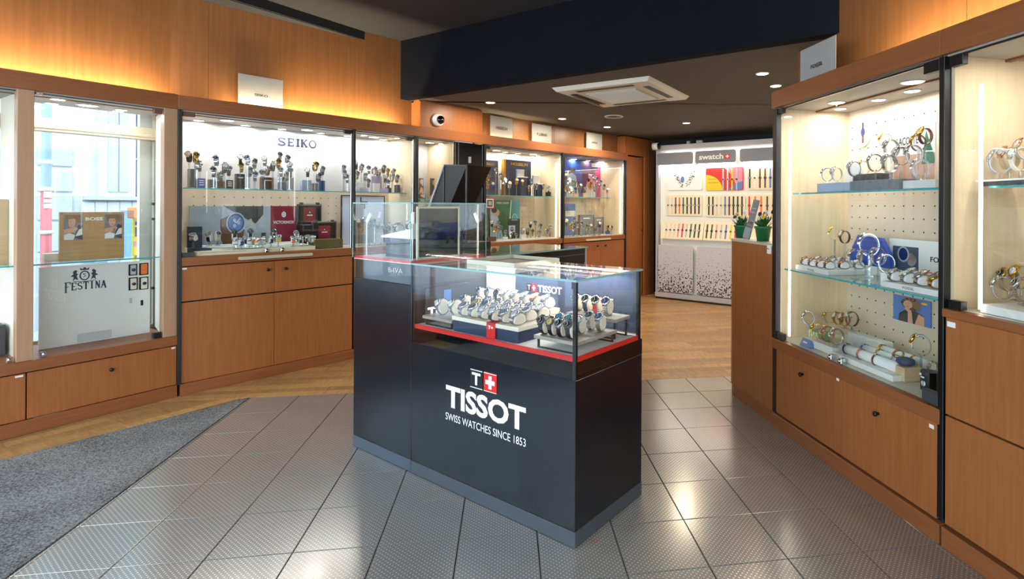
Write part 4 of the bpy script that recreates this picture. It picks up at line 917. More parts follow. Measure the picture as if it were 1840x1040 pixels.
# serif wordmark on the white back
sw = S.thing('wordmark', 'dark blue slab-serif letters on the white cabinet back', 'lettering', 0, .496, 0)
wx0, wz1 = S.hit(500, 247, .495); wx1, wz0 = S.hit(569, 266, .495); wz0 = wz1-.068
cw_ = (wx1-wx0)/4.95; tk = .0125
def seg(ch, i, g):
    X = wx0+i*cw_*1.1; strokes(sw, [(a, b, c, d, e) for a, b, c, d, e in g], X, wz0, cw_*.88, wz1-wz0, 0, 'navy')
seg('S', 0, [(a, b, c, d, e*1.25) for a, b, c, d, e in [(.95,.75,.95,1.02,tk*.7),(.9,.88,.7,.98,tk),(.7,.98,.3,.98,tk),(.3,.98,.08,.85,tk),(.08,.87,.08,.68,tk),(.08,.7,.3,.56,tk),(.28,.57,.72,.46,tk),(.7,.47,.94,.3,tk),(.94,.32,.94,.14,tk),(.94,.16,.7,.02,tk),(.72,.02,.3,.02,tk),(.3,.02,.08,.14,tk),(.05,-.02,.05,.27,tk*.7)]])
seg('E', 1, [(.25,0,.25,1,tk*1.5),(.05,.98,.95,.98,tk),(.05,.02,.95,.02,tk),(.25,.5,.75,.5,tk),(.95,1,.95,.75,tk*.8),(.95,0,.95,.27,tk*.8),(.75,.38,.75,.62,tk*.8)])
seg('I', 1.85, [(.5,0,.5,1,tk*1.6),(.25,.98,.75,.98,tk),(.25,.02,.75,.02,tk)])
seg('K', 2.55, [(.25,0,.25,1,tk*1.6),(.05,.98,.45,.98,tk),(.05,.02,.45,.02,tk),(.25,.42,.88,.98,tk*.8),(.45,.58,.92,.02,tk*1.5),(.7,.98,1.05,.98,tk),(.72,.02,1.1,.02,tk)])
o_pts = ellipse(.5, .5, .5, .5, 24); seg('O', 3.62, [(o_pts[i][0], o_pts[i][1], o_pts[(i+1) % 24][0], o_pts[(i+1) % 24][1], tk*1.25) for i in range(24)])

# ---- wide cabinet, lower level
def board(fr, u0, v0, u1, v1, y, m, name, label, cat='poster', t=.008, zfloor=None):
    x0, z1 = fr.hit(u0, v0, y); x1, z0 = fr.hit(u1, v1, y)
    if zfloor is not None: z0 = zfloor
    th = fr.thing(name, label, cat, x0, y, z0); MB().cbox(0, x1-x0, 0, t, 0, z1-z0, .001).build('board', m, th); return th, x1-x0, z1-z0
p1_, w_, h_ = board(S, 340, 370, 486, 440, .44, 'pale_blue', 'poster', 'grey-blue poster with a large watch in the wide cabinet', zfloor=1.03)
mat('poster_grey', 'a8b4c0', .5); p1_.children[0].material_slots[0].material = MATS['poster_grey']
flat(p1_, [(w_*.42, h_*.02), (w_*.60, h_*.02), (w_*.66, h_*.45), (w_*.52, h_*.85), (w_*.36, h_*.7), (w_*.36, h_*.3)], -.0008, 'brown'); flat(p1_, [(w_*.4, h_), (w_*.9, h_), (w_*.9, h_*.8), (w_*.8, h_*.6), (w_*.6, h_*.78)], -.001, 'dark_grey'); flat(p1_, ellipse(w_*.55, h_*.62, w_*.12, h_*.24), -.0016, 'pale_blue'); flat(p1_, ellipse(w_*.55, h_*.62, w_*.105, h_*.21), -.0018, 'slate'); flat(p1_, ellipse(w_*.55, h_*.62, w_*.085, h_*.17), -.002, 'mid_blue'); [flat(p1_, ellipse(w_*(.55+.035*math.cos(g_)), h_*(.62+.07*math.sin(g_)), w_*.022, h_*.045, 12), -.0022, 'pale_blue') for g_ in (0, 2.1, 4.2)]; strokes(p1_, [(-.5, .6, 0, 0, .006), (0, 0, .9, .9, .005)], w_*.55, h_*.62, w_*.06, h_*.12, -.0024, 'white', 'print'); flat(p1_, [(w_*.66, h_*.6), (w_*.74, h_*.72), (w_*.84, h_*.38)], -.0014, 'light_grey')
p2_, w_, h_ = board(S, 486, 370, 533, 440, .44, 'burgundy', 'poster', 'burgundy poster with white shield emblem in the wide cabinet', zfloor=1.03)
lettering(p2_, 'VICTORINOX', w_*.1, w_*.9, h_*.58, h_*.65, -.001, 'white', .02)
flat(p2_, [(w_*.5+w_*.09*math.cos(PI/6+PI/3*i), h_*.8+h_*.075*math.sin(PI/6+PI/3*i)) for i in range(6)], -.001, 'white'); flat(p2_, ellipse(w_*.5, h_*.8, w_*.055, h_*.045, 6), -.0015, 'burgundy'); flat(p2_, rrect(w_*.48, w_*.52, h_*.765, h_*.835, .001), -.002, 'white'); flat(p2_, rrect(w_*.455, w_*.545, h_*.79, h_*.81, .001), -.0021, 'white')
def hardcase(u0, v0, u1, v1, y, zb, label, openh):
    x0, z1 = S.hit(u0, v0, y); x1, z0 = S.hit(u1, v1, y)
    t = S.thing('hard_case', label, 'case', x0, y, zb); w_ = x1-x0; h_ = z1-zb
    MB().cbox(0, w_, -.12, .02, 0, openh, .006).build('tub', 'black', t); MB().cbox(0, w_, .0, .02, openh, h_, .006).build('lid', 'dark_grey', t); MB().cbox(.012, w_-.012, -.006, .0, openh+.012, h_-.012, .003).build('lid_foam', 'black', t)
    MB().cbox(w_*.25, w_*.73, -.009, -.006, openh+.02, h_-.04, .001).build('booklet', 'burgundy', t); MB().box(w_*.38, w_*.6, -.0098, -.009, openh+(h_-openh)*.42, openh+(h_-openh)*.47).cyl((w_*.49, -.0096, openh+(h_-openh)*.58), .006, .001, 8, 'y').build('print', 'white', t)
    for k in (.12, .78): MB().cbox(w_*k, w_*(k+.12), -.004, .024, h_-.006, h_+.014, .003).build('latch', 'dark_grey', t)
hardcase(534, 366, 578, 412, .42, 1.03, 'open black hard case with burgundy booklet, the higher one', .215)
hardcase(560, 398, 605, 440, .30, 1.03, 'open black hard case with burgundy booklet, the lower one', .06)
bx, _ = S.hit(552, 440, .36); 
o = blk(S, 565, 431, 616, 447, .1, 1.03, 'black', 'black and gold speckled cloth in the wide cabinet corner', .14, 'cloth')
mat('gold_speckle', '6b5c33', .6, var=.7, scale=(90, 90, 90)); o.children[0].material_slots[0].material = MATS['gold_speckle']
tr = S.thing('watch_tray', 'white sloping watch tray with printed front in the wide cabinet', 'tray', 0, 0, 1.031)
xa = S.hit(353, 460, .05)[0]; xb_ = S.hit(566, 445, .05)[0]
MB().add([(xa, .05, 0), (xb_, .05, 0), (xb_, .05, .028), (xa, .05, .028), (xa, .34, 0), (xb_, .34, 0), (xb_, .34, .05), (xa, .34, .05)], [(0,1,2,3),(5,4,7,6),(3,2,6,7),(0,4,5,1),(1,5,6,2),(4,0,3,7)]).build('tray', 'white_soft', tr)
MB().cbox(xa, xb_, .044, .05, .0, .034, .001).build('front_board', 'tray_cream', tr); lettering(tr, 'FROM THE MAKERS OF THE ORIGINAL SWISS ARMY KNIFE', xa+.02, xa+.34, .018, .026, .043, 'burgundy', 0)
cluster(S, [(424,437,('white','white','steel'),'tray',.13),(433,438,('bblue','blue','steel'),'tray',.10),(441,435,('navy','black','steel'),'tray',.14),(448,437,('white','blue','steel'),'tray',.10),(456,437,('tan','white','rose'),'tray',.12),(463,438,('white','white','rose'),'tray',.1),(471,437,('white','white','steel'),'tray',.13),(487,434,('navy','black','steel'),'tray',.12),(500,432,('yellow','black','steel'),'tray',.15),(527,434,('orange','black','steel'),'tray',.12),(541,434,('black','black','steel'),'tray',.13),(553,432,('brown','black','steel'),'tray',.13),(561,433,('white','grey','steel'),'tray',.15)], .12, 1.031+.03, 'on the sloping white tray', 'watches on the sloping white tray', 'tray', yaw=-.3, cush='cushion_white', scale=1.15)
cluster(S, [(376,426,('black','grey','steel'),'cuff',.26),(391,425,('tan','blue','steel'),'cuff',.26),(421,423,('green','black','black'),'cuff',.26),(450,421,('black','black','black'),'cuff',.27),(493,421,('black','green','steel'),'cuff',.26),(533,423,('mesh','grey','steel'),'cuff',.26)], .26, 1.031+.06, 'in the rear row above sloping tray', 'rear row above the sloping white tray', 'cuff', yaw=-.3, scale=1.1)
st_ = S.thing('riser_shelf', 'long low white riser behind the sloping watch tray', 'display riser', 0, 0, 1.031); MB().cbox(S.hit(366, 440, .22)[0], S.hit(540, 435, .22)[0], .345, .4, 0, .06).build('riser', 'white_soft', st_)
ob = S.thing('watch_box', 'open navy box holding a steel watch, far left in the wide cabinet', 'box', S.hit(340, 440, .2)[0], .2, 1.031); MB().cbox(0, .13, -.08, .05, 0, .05).build('tub', 'navy', ob); MB().cbox(0, .10, .05, .065, .05, .22).build('lid', 'navy', ob)
cluster(S, [(348,430,('steel','grey','steel'),'tray',.17)], .17, 1.082, 'in the open navy box', None, 'tray', yaw=-.3, scale=1.2)
for nm, u, m, lab in (('knife_stand', 434, 'olive', 'olive green pocket knife cone behind the tray'), ('pocket_knife', 464, 'burgundy', 'red pocket knife standing upright behind the tray')):
    x, z = S.hit(u, 424, .3); S.one(nm, MB().lathe([(.02, 0), (.019, .02), (.012, .09), (.005, .1)], 12), m, lab, 'knife', x, .32, 1.031)
blk(S, 470, 418, 478, 432, .3, 1.031, 'dark_grey', 'small grey card with white emblem beside the red knife', .006, 'card', 1)
hp, w_, h_ = board(S, 614, 351, 690, 418, .47, 'screen_white', 'poster', 'pale lilac poster with black monogram behind the glass box', zfloor=1.035)
mat('lilac', 'd3d9f2', .5); hp.children[0].material_slots[0].material = MATS['lilac']
MB().box(-.006, .004, -.004, .01, 0, h_).box(w_-.004, w_+.006, -.004, .01, 0, h_).box(-.006, w_+.006, -.004, .01, h_-.006, h_+.004).build('frame', 'black', hp)
flat(hp, [(w_*.42, h_*.84), (w_*.45, h_*.84), (w_*.45, h_*.97), (w_*.42, h_*.97)], -.001, 'black'); flat(hp, [(w_*.42, h_*.82), (w_*.6, h_*.82), (w_*.6, h_*.88), (w_*.42, h_*.88)], -.0012, 'black'); flat(hp, [(w_*.51, h_*.72), (w_*.54, h_*.72), (w_*.54, h_*.82), (w_*.51, h_*.82)], -.001, 'black'); flat(hp, [(w_*.2, 0), (w_*.8, 0), (w_*.8, h_*.5), (w_*.2, h_*.5)], -.0008, 'grey')
# narrow case
cluster(S, [(640,298),(649,303),(663,306),(672,308),(640,316),(656,319),(662,330),(689,305),(697,311),(706,311),(713,322),(692,322),(698,331),(704,320),(680,312)], .25, ZS, 'in the narrow case upper shelf', 'watches in the narrow case', stand_ms=('acrylic', 'navy', 'acrylic', 'black'), yaw=-.3, scale=1.12)
blk(S, 668, 316, 686, 337, .2, ZS, 'lavender', 'pink and violet picture card in the narrow case', .008, 'card'); blk(S, 637, 327, 655, 341, .2, ZS, 'white', 'white card at the left of the narrow case', .008, 'card'); blk(S, 646, 337, 660, 345, .12, ZS, 'pale_blue', 'small label card on the narrow case shelf', .008, 'card', 1); blk(S, 672, 329, 683, 346, .13, ZS, 'white_soft', 'white block at the front of the narrow case shelf', .04); blk(S, 683, 338, 698, 347, .12, ZS, 'lavender', 'lavender block at the front of the narrow case shelf', .04); blk(S, 712, 332, 719, 343, .25, ZS, 'navy', 'dark navy block at the right of the narrow case shelf', .04)
cluster(S, [(645,402),(655,398),(664,396),(673,402),(650,412),(662,414),(674,412),(684,408),(692,414),(700,408),(708,412),(715,416)], .25, 1.033, 'in the narrow case lower level', 'lower watches in the narrow case', stand_ms=('acrylic', 'white_soft'), yaw=-.3, scale=1.12)
# slim case pictures
for i, (u0, v0, u1, v1, lab) in enumerate(((753, 320, 761, 346, 'small portrait card, upper left in the slim case'), (773, 320, 791, 352, 'portrait card with red detail in the slim case'), (753, 348, 765, 362, 'small portrait card, lower left in the slim case'))):
    t, w_, h_ = board(S, u0, v0, u1, v1, .36, 'dark_grey', 'picture_card', lab, 'card', .006)
    flat(t, ellipse(w_*.5, h_*.75, w_*.3, h_*.18), -.001, 'skin'); flat(t, [(w_*.1, 0), (w_*.9, 0), (w_*.8, h_*.3), (w_*.4, h_*.4)], -.001, 'skin'); flat(t, [(w_*.6, h_*.45), (w_*.9, h_*.5), (w_*.9, h_*.95), (w_*.65, h_*.9)], -.0012, 'pale_blue')
MB().cbox(2.12, 2.34, .37, .48, 1.031, 1.60).build('display_column', 'cream', c3)

# ---- case with navy boards
for i, (u0, v0, u1, v1) in enumerate(((862, 286, 895, 345), (909, 286, 954, 345))):
    t, w_, h_ = board(S, u0, v0, u1, v1, .40, 'navy', 'brand_board', ['left navy brand board with gold lettering', 'right navy brand board with gold lettering'][i], 'board', .02, ZS)
    lettering(t, 'HERBELIN', w_*.2, w_*.85, h_*.85, h_*.93, -.001, 'gold', .01)
    mb = MB()
    for a_ in range(9):
        for b_ in range(9): mb.box(w_*(.08+a_*.1), w_*(.13+a_*.1), -.0015, 0, h_*(.2+b_*.055), h_*(.23+b_*.055))
    mb.build('relief', 'slate', t)
    if i: MB().box(-.03, -.001, .0, .05, 0, h_).build('gold_side', 'gold', t)
cluster(S, [(873,312),(876,321),(891,309),(900,318),(906,327),(915,333),(885,334,('bblue','white','steel')),(876,334,('orange','black','steel')),(928,327,('gold','white','gold')),(938,329,('gold','white','gold')),(955,328),(950,340),(962,336),(974,336),(985,340)], .24, ZS, 'on shelf before navy boards', 'watches before the navy boards', stand_ms=('navy', 'acrylic', 'black'), yaw=-.5, scale=1.15)
for u0, v0, u1, v1, lab in ((931, 304, 944, 318, 'white leather watch chair, left, before the navy boards'), (960, 315, 972, 330, 'white leather watch chair, right, before the navy boards')):
    x0, z1 = S.hit(u0, v0, .3); x1, z0 = S.hit(u1, v1, .3); t = S.thing('watch_chair', lab, 'display stand', (x0+x1)/2, .3, ZS); w_ = (x1-x0)/2; zz = z0-ZS
    MB().cbox(-w_, w_, -.05, .02, zz-.012, zz).build('seat', 'white', t); MB().cbox(-w_, w_, .02, .03, zz-.012, z1-ZS).build('back', 'white_soft', t); MB().cbox(-w_*.8, w_*.8, -.04, .02, 0, zz-.012).build('base', 'navy', t); MB().cbox(-w_-.012, -w_, .018, .032, zz-.012, z1-ZS).build('edge', 'mid_blue', t)
gp, w_, h_ = board(S, 880, 359, 934, 424, .42, 'green', 'poster', 'green poster of a man in a green jacket with a pocket watch', zfloor=1.0)
lettering(gp, 'PIERRE LANNIER', w_*.22, w_*.62, h_*.9, h_*.95, -.001, 'white', .01)
flat(gp, [(0, 0), (w_*.45, 0), (w_*.25, h_*.6), (0, h_*.8)], -.0008, 'pale_blue'); flat(gp, [(w_*.2, h_*.3), (w_*.6, h_*.1), (w_*.62, h_*.55), (w_*.4, h_*.72)], -.0012, 'leaf'); flat(gp, ellipse(w_*.2, h_*.68, w_*.11, h_*.1), -.0016, 'skin'); flat(gp, ellipse(w_*.14, h_*.74, w_*.09, h_*.07), -.002, 'hair'); flat(gp, [(w_*.62, h_*.3), (w_*.65, h_*.3), (w_*.72, h_), (w_*.68, h_)], -.002, 'white'); flat(gp, [(w_*.72, h_*.3), (w_, h_*.3), (w_, h_), (w_*.73, h_)], -.0007, 'dial_teal'); flat(gp, ellipse(w_*.82, h_*.52, w_*.1, h_*.13), -.0012, 'light_grey'); flat(gp, ellipse(w_*.82, h_*.52, w_*.08, h_*.105), -.0016, 'dial_teal')
gl, w_, h_ = board(S, 913, 393, 934, 432, .25, 'dark_green', 'leaflet', 'dark green leaflet with a small portrait, before the green poster', zfloor=1.0)
flat(gl, [(w_*.05, h_*.35), (w_*.6, h_*.35), (w_*.6, h_*.68), (w_*.05, h_*.68)], -.001, 'pale_blue'); flat(gl, ellipse(w_*.32, h_*.5, w_*.12, h_*.12), -.0014, 'hair'); flat(gl, ellipse(w_*.32, h_*.52, w_*.06, h_*.06), -.0018, 'skin'); MB().box(w_*.3, w_*.8, -.0012, 0, h_*.93, h_*.95).build('print', 'white', gl)
fs_ = S.thing('frame_sign', 'small red-framed notice on a black stick behind the glass box', 'sign'); a = fq2 = S.hit(872, 355, .06); b = S.hit(888, 375, .06); c_ = S.hit(879, 430, .06)
MB().cbox(a[0], b[0], .06, .07, b[1], a[1]).build('frame', 'red', fs_); MB().box(a[0]+.012, b[0]-.012, .058, .06, b[1]+.012, a[1]-.012).build('mount', 'white', fs_); MB().box(a[0]+.028, b[0]-.028, .056, .058, b[1]+.026, a[1]-.026).build('border', 'navy', fs_); MB().box(a[0]+.042, b[0]-.042, .054, .056, b[1]+.04, a[1]-.04).build('notice', 'light_grey', fs_); MB().cyl(((a[0]+b[0])/2, .066, 1.0), .012, b[1]-1.0, 10).build('stick', 'black', fs_)
cluster(S, [(884,402),(889,412),(899,412),(908,420),(917,424),(925,425),(894,404),(939,416),(948,417),(957,418),(953,404),(962,402),(970,408),(968,420),(982,418),(988,410),(992,420)], .2, 1.0, 'in the case with green poster', 'watches by the green poster', stand_ms=('acrylic', 'white_soft', 'acrylic'), yaw=-.5, scale=1.15)
for i, (u0, u1, v) in enumerate(((876, 934, 433), (936, 1002, 431))):
    xa, xb_ = S.hit(u0, v, .1)[0], S.hit(u1, v, .1)[0]; S.one('display_tray', MB().cbox(0, xb_-xa, 0, .3, 0, .012), 'white_soft', ['left flat white tray below the green poster', 'right flat white tray in the case with green poster'][i], 'tray', xa, .06, 1.0005)
xq = S.hit(872, 430, .08)[0]; S.one('pen_box', MB().cbox(0, .14, -.0, .06, 0, .05), 'brown', 'dark brown box with silver pens at the left of the green poster case', 'box', xq, .045, 1.013)

# ---- last case of the long wall
t1, w_, h_ = board(S, 1008, 284, 1046, 330, .46, 'blue', 'poster', 'bright blue poster with a large silver watch', zfloor=ZS); flat(t1, [(w_*.25, 0), (w_*.85, 0), (w_*.7, h_*.55), (w_*.5, h_*.7), (w_*.3, h_*.7)], -.001, 'white'); flat(t1, ellipse(w_*.5, h_*.42, w_*.22, h_*.22), -.0015, 'pale_blue'); flat(t1, [(w_*.35, h_*.6), (w_*.65, h_*.6), (w_*.65, h_*.78), (w_*.35, h_*.78)], -.0012, 'dark_grey')
t2, w_, h_ = board(S, 1046, 284, 1079, 336, .46, 'purple', 'poster', 'purple and magenta poster with a silver watch', zfloor=ZS); flat(t2, [(w_*.6, 0), (w_, 0), (w_, h_*.8), (w_*.7, h_*.7)], -.0008, 'magenta'); flat(t2, [(w_*.1, 0), (w_*.75, 0), (w_*.62, h_*.6), (w_*.35, h_*.62)], -.001, 'white'); flat(t2, ellipse(w_*.45, h_*.38, w_*.2, h_*.18), -.0015, 'pink'); MB().box(w_*.5, w_*.92, -.0012, 0, h_*.86, h_*.89).box(w_*.5, w_*.92, -.0012, 0, h_*.81, h_*.84).build('print', 'white', t2)
cluster(S, [(1017,318),(1022,326),(1030,329),(1036,332),(1018,340),(1025,343),(1034,343),(1042,336),(1050,342),(1058,322),(1066,320),(1061,333),(1071,324),(1078,330),(1085,337),(1091,343),(1098,344),(1070,340)], .24, ZS, 'on top shelf of last case', 'watches on the top shelf of the last case', stand_ms=('acrylic', 'acrylic', 'pale_oak'), yaw=-.5, marks=False, scale=1.2)
t3, w_, h_ = board(S, 1016, 366, 1034, 400, .42, 'mid_blue', 'poster', 'blue poster with white band, low in the last case', zfloor=1.0); flat(t3, [(0, h_*.6), (w_, h_*.6), (w_, h_*.78), (0, h_*.78)], -.001, 'white')
for u0, v0, u1, v1, lab in ((1042, 386, 1066, 404, 'grey card in wooden frame, low in the last case'), (1068, 390, 1083, 412, 'small grey-blue card, low in the last case')):
    t, w_, h_ = board(S, u0, v0, u1, v1, .34, 'grey', 'card', lab, 'card', .01, 1.0); MB().box(w_*.25, w_*.75, -.0012, 0, h_*.8, h_*.86).build('print', 'white', t); MB().box(-.02, 0, 0, .02, 0, h_).box(w_, w_+.02, 0, .02, 0, h_).build('wood_edge', 'brown', t)
cluster(S, [(1018,400),(1024,408),(1030,397),(1037,404),(1045,404),(1052,409),(1060,408),(1069,410),(1077,404),(1092,410),(1099,411),(1030,411)], .18, 1.0, 'at the bottom of last case', 'watches at the bottom of the last case', stand_ms=('acrylic', 'blue', 'acrylic'), yaw=-.5, marks=False, scale=1.2)

# ---- left window displays
bo, w_, h_ = board(L, 107, 381, 223, 468, .26, 'oak_board', 'brand_board', 'wood-grain board with white lettering and two portrait photos', 'board', .02, 1.0355)
lettering(bo, 'BOSS', w_*.38, w_*.65, h_*.82, h_*.89, -.001, 'white', .04)
for k in (.06, .68):
    a_, b_ = w_*k, w_*(k+.28); f_ = MB().box(a_, b_, -.002, 0, h_*.42, h_*.95).build('photo', 'grey', bo); c0 = (a_+b_)/2; pw_ = b_-a_; ph_ = h_*.53; P_ = lambda x, z: (a_+pw_*x, h_*.42+ph_*z)
    flat(f_, [P_(.55, .1), P_(1, .0), P_(1, .55), P_(.75, .6)], -.0022, 'dark_grey'); flat(f_, [P_(.1, .98), P_(.85, .98), P_(.9, .7), P_(.62, .62), P_(.3, .6), P_(.12, .72)], -.0025, 'hair_light')
    flat(f_, ellipse(*P_(.42, .7), pw_*.2, ph_*.2, 20), -.003, 'skin'); flat(f_, [P_(.2, .98), P_(.7, .98), P_(.62, .84), P_(.3, .82)], -.0034, 'hair_light'); flat(f_, [P_(.32, .72), P_(.38, .72), P_(.38, .735), P_(.32, .735)], -.0036, 'hair'); flat(f_, [P_(.48, .72), P_(.54, .72), P_(.54, .735), P_(.48, .735)], -.0036, 'hair'); flat(f_, [P_(.38, .58), P_(.47, .58), P_(.46, .595), P_(.39, .595)], -.0036, 'burgundy')
    flat(f_, [P_(.0, .25), P_(.6, .32), P_(.75, .45), P_(.6, .52), P_(.0, .42)], -.0032, 'skin'); flat(f_, [P_(.0, .02), P_(.5, .02), P_(.6, .2), P_(.3, .28), P_(.0, .22)], -.0038, 'white_soft'); flat(f_, [P_(.6, .15), P_(.98, .2), P_(.98, .45), P_(.8, .42)], -.0038, 'white_soft'); flat(f_, ellipse(*P_(.55, .36), pw_*.07, ph_*.06, 14), -.004, 'steel')
L.one('acrylic_panel', MB().box(0, .08, 0, .005, 0, .345), 'blue_film', 'pale blue acrylic panel right of the wood-grain board', 'panel', L.hit(223, 400, .33)[0]-.02, .33, 1.0355)
L.one('card_box', MB().cbox(0, .09, 0, .06, 0, .055), 'cream', 'cream box left of the wood-grain board', 'box', L.hit(80, 460, .3)[0], .3, 1.0355)
ba, w_, h_ = board(L, 71, 481, 269, 640, .28, 'white_soft', 'brand_board', 'large white board with crest and dark serif lettering', 'board', .02, .4535)
h_ = L.hit(170, 474, .28)[1]-.4535
ba.children[0].scale = (1, 1, h_/ (L.hit(71, 481, .28)[1]-.4535)); 
lx0, lx1 = L.hit(117, 500, .28)[0]-ba['x0'] if 'x0' in ba else L.hit(117, 500, .279)[0]-L.hit(71, 481, .28)[0], L.hit(192, 500, .279)[0]-L.hit(71, 481, .28)[0]
lz1 = L.hit(155, 506, .279)[1]-.4535; lz0 = L.hit(155, 519, .279)[1]-.4535
uw = (lx1-lx0)/7; hh = lz1-lz0; q = .0055
def fl_(i, g, sc=1.0): strokes(ba, g, lx0+i*uw, lz0, uw*.84, hh*sc, -.001, 'navy')
fl_(0, [(.15,-.25,.15,1.1,q*1.6),(-.1,1.08,1,1.08,q),(.15,.5,.7,.5,q),(-.1,-.24,.4,-.24,q),(1,1.1,1,.8,q)])
fl_(1, [(.2,0,.2,1,q*1.6),(0,.98,.95,.98,q),(0,.02,.95,.02,q),(.2,.5,.7,.5,q),(.95,1,.95,.75,q*.8),(.95,0,.95,.25,q*.8)])
fl_(2, [(.9,.8,.6,1,q),(.6,.98,.2,.9,q),(.15,.9,.15,.62,q*1.4),(.15,.62,.85,.42,q*1.4),(.88,.42,.88,.12,q*1.4),(.85,.12,.4,.0,q),(.4,.02,.08,.2,q)])
fl_(3, [(.5,0,.5,1,q*1.7),(.0,.98,1,.98,q),(.3,.02,.7,.02,q),(.02,1,.02,.75,q*.8),(.98,1,.98,.75,q*.8)])
fl_(4, [(.5,0,.5,1,q*1.7),(.25,.98,.75,.98,q),(.25,.02,.75,.02,q)])
fl_(5, [(.15,0,.15,1,q),(.85,0,.85,1,q),(.15,1,.85,0,q*1.8),(0,.98,.3,.98,q*.8),(0,.02,.3,.02,q*.8),(.7,.98,1,.98,q*.8)])
fl_(6, [(.1,0,.5,1,q),(.5,1,.95,-.05,q*1.8),(.25,.35,.75,.35,q),(-.05,.02,.25,.02,q*.8),(.75,-.05,1.1,-.05,q*.8)])
cx0 = (lx0+lx1)/2-.01; cz0 = lz1+.045                                     # crest: shield, crown, two rampant beasts
flat(ba, ellipse(cx0, cz0, .028, .034), -.001, 'navy'); flat(ba, ellipse(cx0, cz0, .020, .026), -.0015, 'white_soft'); strokes(ba, [(-.4,.6,.4,.7,.004),(-.4,.6,.3,-.1,.004),(.3,-.1,-.4,-.6,.004)], cx0, cz0, .02, .02, -.002, 'navy', 'crest_line')
flat(ba, [(cx0-.022, cz0+.038), (cx0+.022, cz0+.038), (cx0+.026, cz0+.056), (cx0+.012, cz0+.046), (cx0, cz0+.06), (cx0-.012, cz0+.046), (cx0-.026, cz0+.056)], -.001, 'navy')
for s_ in (-1, 1): flat(ba, [(cx0+s_*x, cz0+z) for x, z in ((.034,-.03),(.05,-.02),(.062,-.035),(.058,-.005),(.075,.0),(.06,.012),(.062,.03),(.05,.042),(.038,.035),(.044,.02),(.034,.012),(.042,.0))][::-s_], -.001, 'navy')
strokes(ba, [(-1,0,-.4,-.25,.004),(-.4,-.25,.4,-.25,.004),(.4,-.25,1,0,.004)], cx0, cz0-.036, .06, .02, -.001, 'navy', 'crest_line')
bx0 = L.hit(71, 481, .28)[0]
for (u0, v0, u1, v1, dm, lab) in ((231, 475, 246, 494, 'light_grey', 'a'), (250, 473, 266, 493, 'orange', 'b'), (231, 499, 247, 520, 'cream', 'c'), (250, 498, 266, 519, 'cream', 'd')):
    a = L.hit(u0, v0, .28); b = L.hit(u1, v1, .28); x0, x1, z0, z1 = a[0]-bx0, b[0]-bx0, b[1]-.4535, a[1]-.4535
    f_ = MB().box(x0, x1, -.006, 0, z0, z1).build('watch_window', 'black', ba); MB().cbox(x0+.008, x1-.008, -.014, -.006, z0+.006, z1-.006, .004).build('cushion', dm, f_); MB().cyl(((x0+x1)/2, -.02, (z0+z1)/2), .012, .006, 12, 'y').build('watch_face', 'dark_grey' if dm != 'orange' else 'orange', f_)
a = L.hit(139, 618, .27); MB().cbox(a[0]-bx0, a[0]-bx0+.19, -.008, -.002, .01, .07).build('clear_foot', 'acrylic', ba)
for u, v in ((170, 540), (256, 544)):
    a = L.hit(u+66 if u == 170 else u, v, .27); MB().box(a[0]-bx0-.008, a[0]-bx0+.008, -.002, 0, a[1]-.4535-.02, a[1]-.4535+.02).build('tag', 'navy' if u != 170 else 'light_grey', ba)
L.one('beige_board', MB().cbox(0, .17, 0, .02, 0, .42), 'pale_oak', 'plain beige board cut off at the left edge of the view', 'board', -.17+L.hit(14, 400, .3)[0], .3, 1.0355)
L.one('grey_box', MB().cbox(-.3, .06, 0, .14, 0, .20), 'dark_grey', 'dark grey box in the leftmost window case', 'box', .02, .26, .4535)

# ---- right cabinet, top shelf
RB = 1.521; GR = 'watches on the top shelf of the pegboard cabinet'
cluster(R, [(1487,315,('bblue','blue','steel'),'ring',.16),(1504,314,('white','white','steel'),'ring',.2),(1535,305,('black','black','steel'),'cuff',.2),(1552,303,('tan','white','gold'),'ring',.27),(1573,294,('navy','black','steel'),'big',.18),(1599,296,('mesh','grey','steel'),'big',.15),(1602,268,('white','black','steel'),'big',.2),(1592,254,('white','gold','gold'),'ring',.3),(1619,282,('black','grey','steel'),'big',.24),(1642,279,('white','grey','steel'),'big',.16),(1655,305,('pblue','grey','steel'),'big',.12),(1650,258,('brown','gold','gold'),'ring',.2),(1663,246,('brown','gold','gold'),'ring',.25)], .2, RB, 'on pegboard cabinet top shelf', GR, stand_ms=('acrylic',), yaw=-.4, scale=1.12)
lc_, w_, h_ = board(R, 1606, 232, 1680, 310, .42, 'white', 'brand_board', 'white board with dark green lettering above a peach photo', 'board', .01, RB); flat(lc_, [(0, 0), (w_, 0), (w_, h_*.56), (0, h_*.56)], -.001, 'skin'); lettering(lc_, 'LACOSTE', w_*.08, w_*.62, h_*.72, h_*.84, -.0012, 'dark_grey', .01); flat(lc_, [(w_*.7, h_*.4), (w_, h_*.4), (w_, h_*.5), (w_*.8, h_*.9)], -.0016, 'green')
ov = R.thing('oval_plaque', 'round white plaque with a blue watch picture on the pegboard', 'plaque'); a = R.hit(1551, 239, .53)
MB().plate(ellipse(a[0], a[1], .062, .088, 28), .528, .538).build('plaque', 'white', ov); flat(ov, ellipse(a[0], a[1]+.005, .02, .028), .5275, 'dial_blue'); flat(ov, [(a[0]-.011, a[1]-.065), (a[0]+.011, a[1]-.065), (a[0]+.012, a[1]-.02), (a[0]-.012, a[1]-.02)], .5276, 'brown'); flat(ov, [(a[0]-.012, a[1]+.025), (a[0]+.012, a[1]+.025), (a[0]+.01, a[1]+.068), (a[0]-.01, a[1]+.068)], .5276, 'navy')
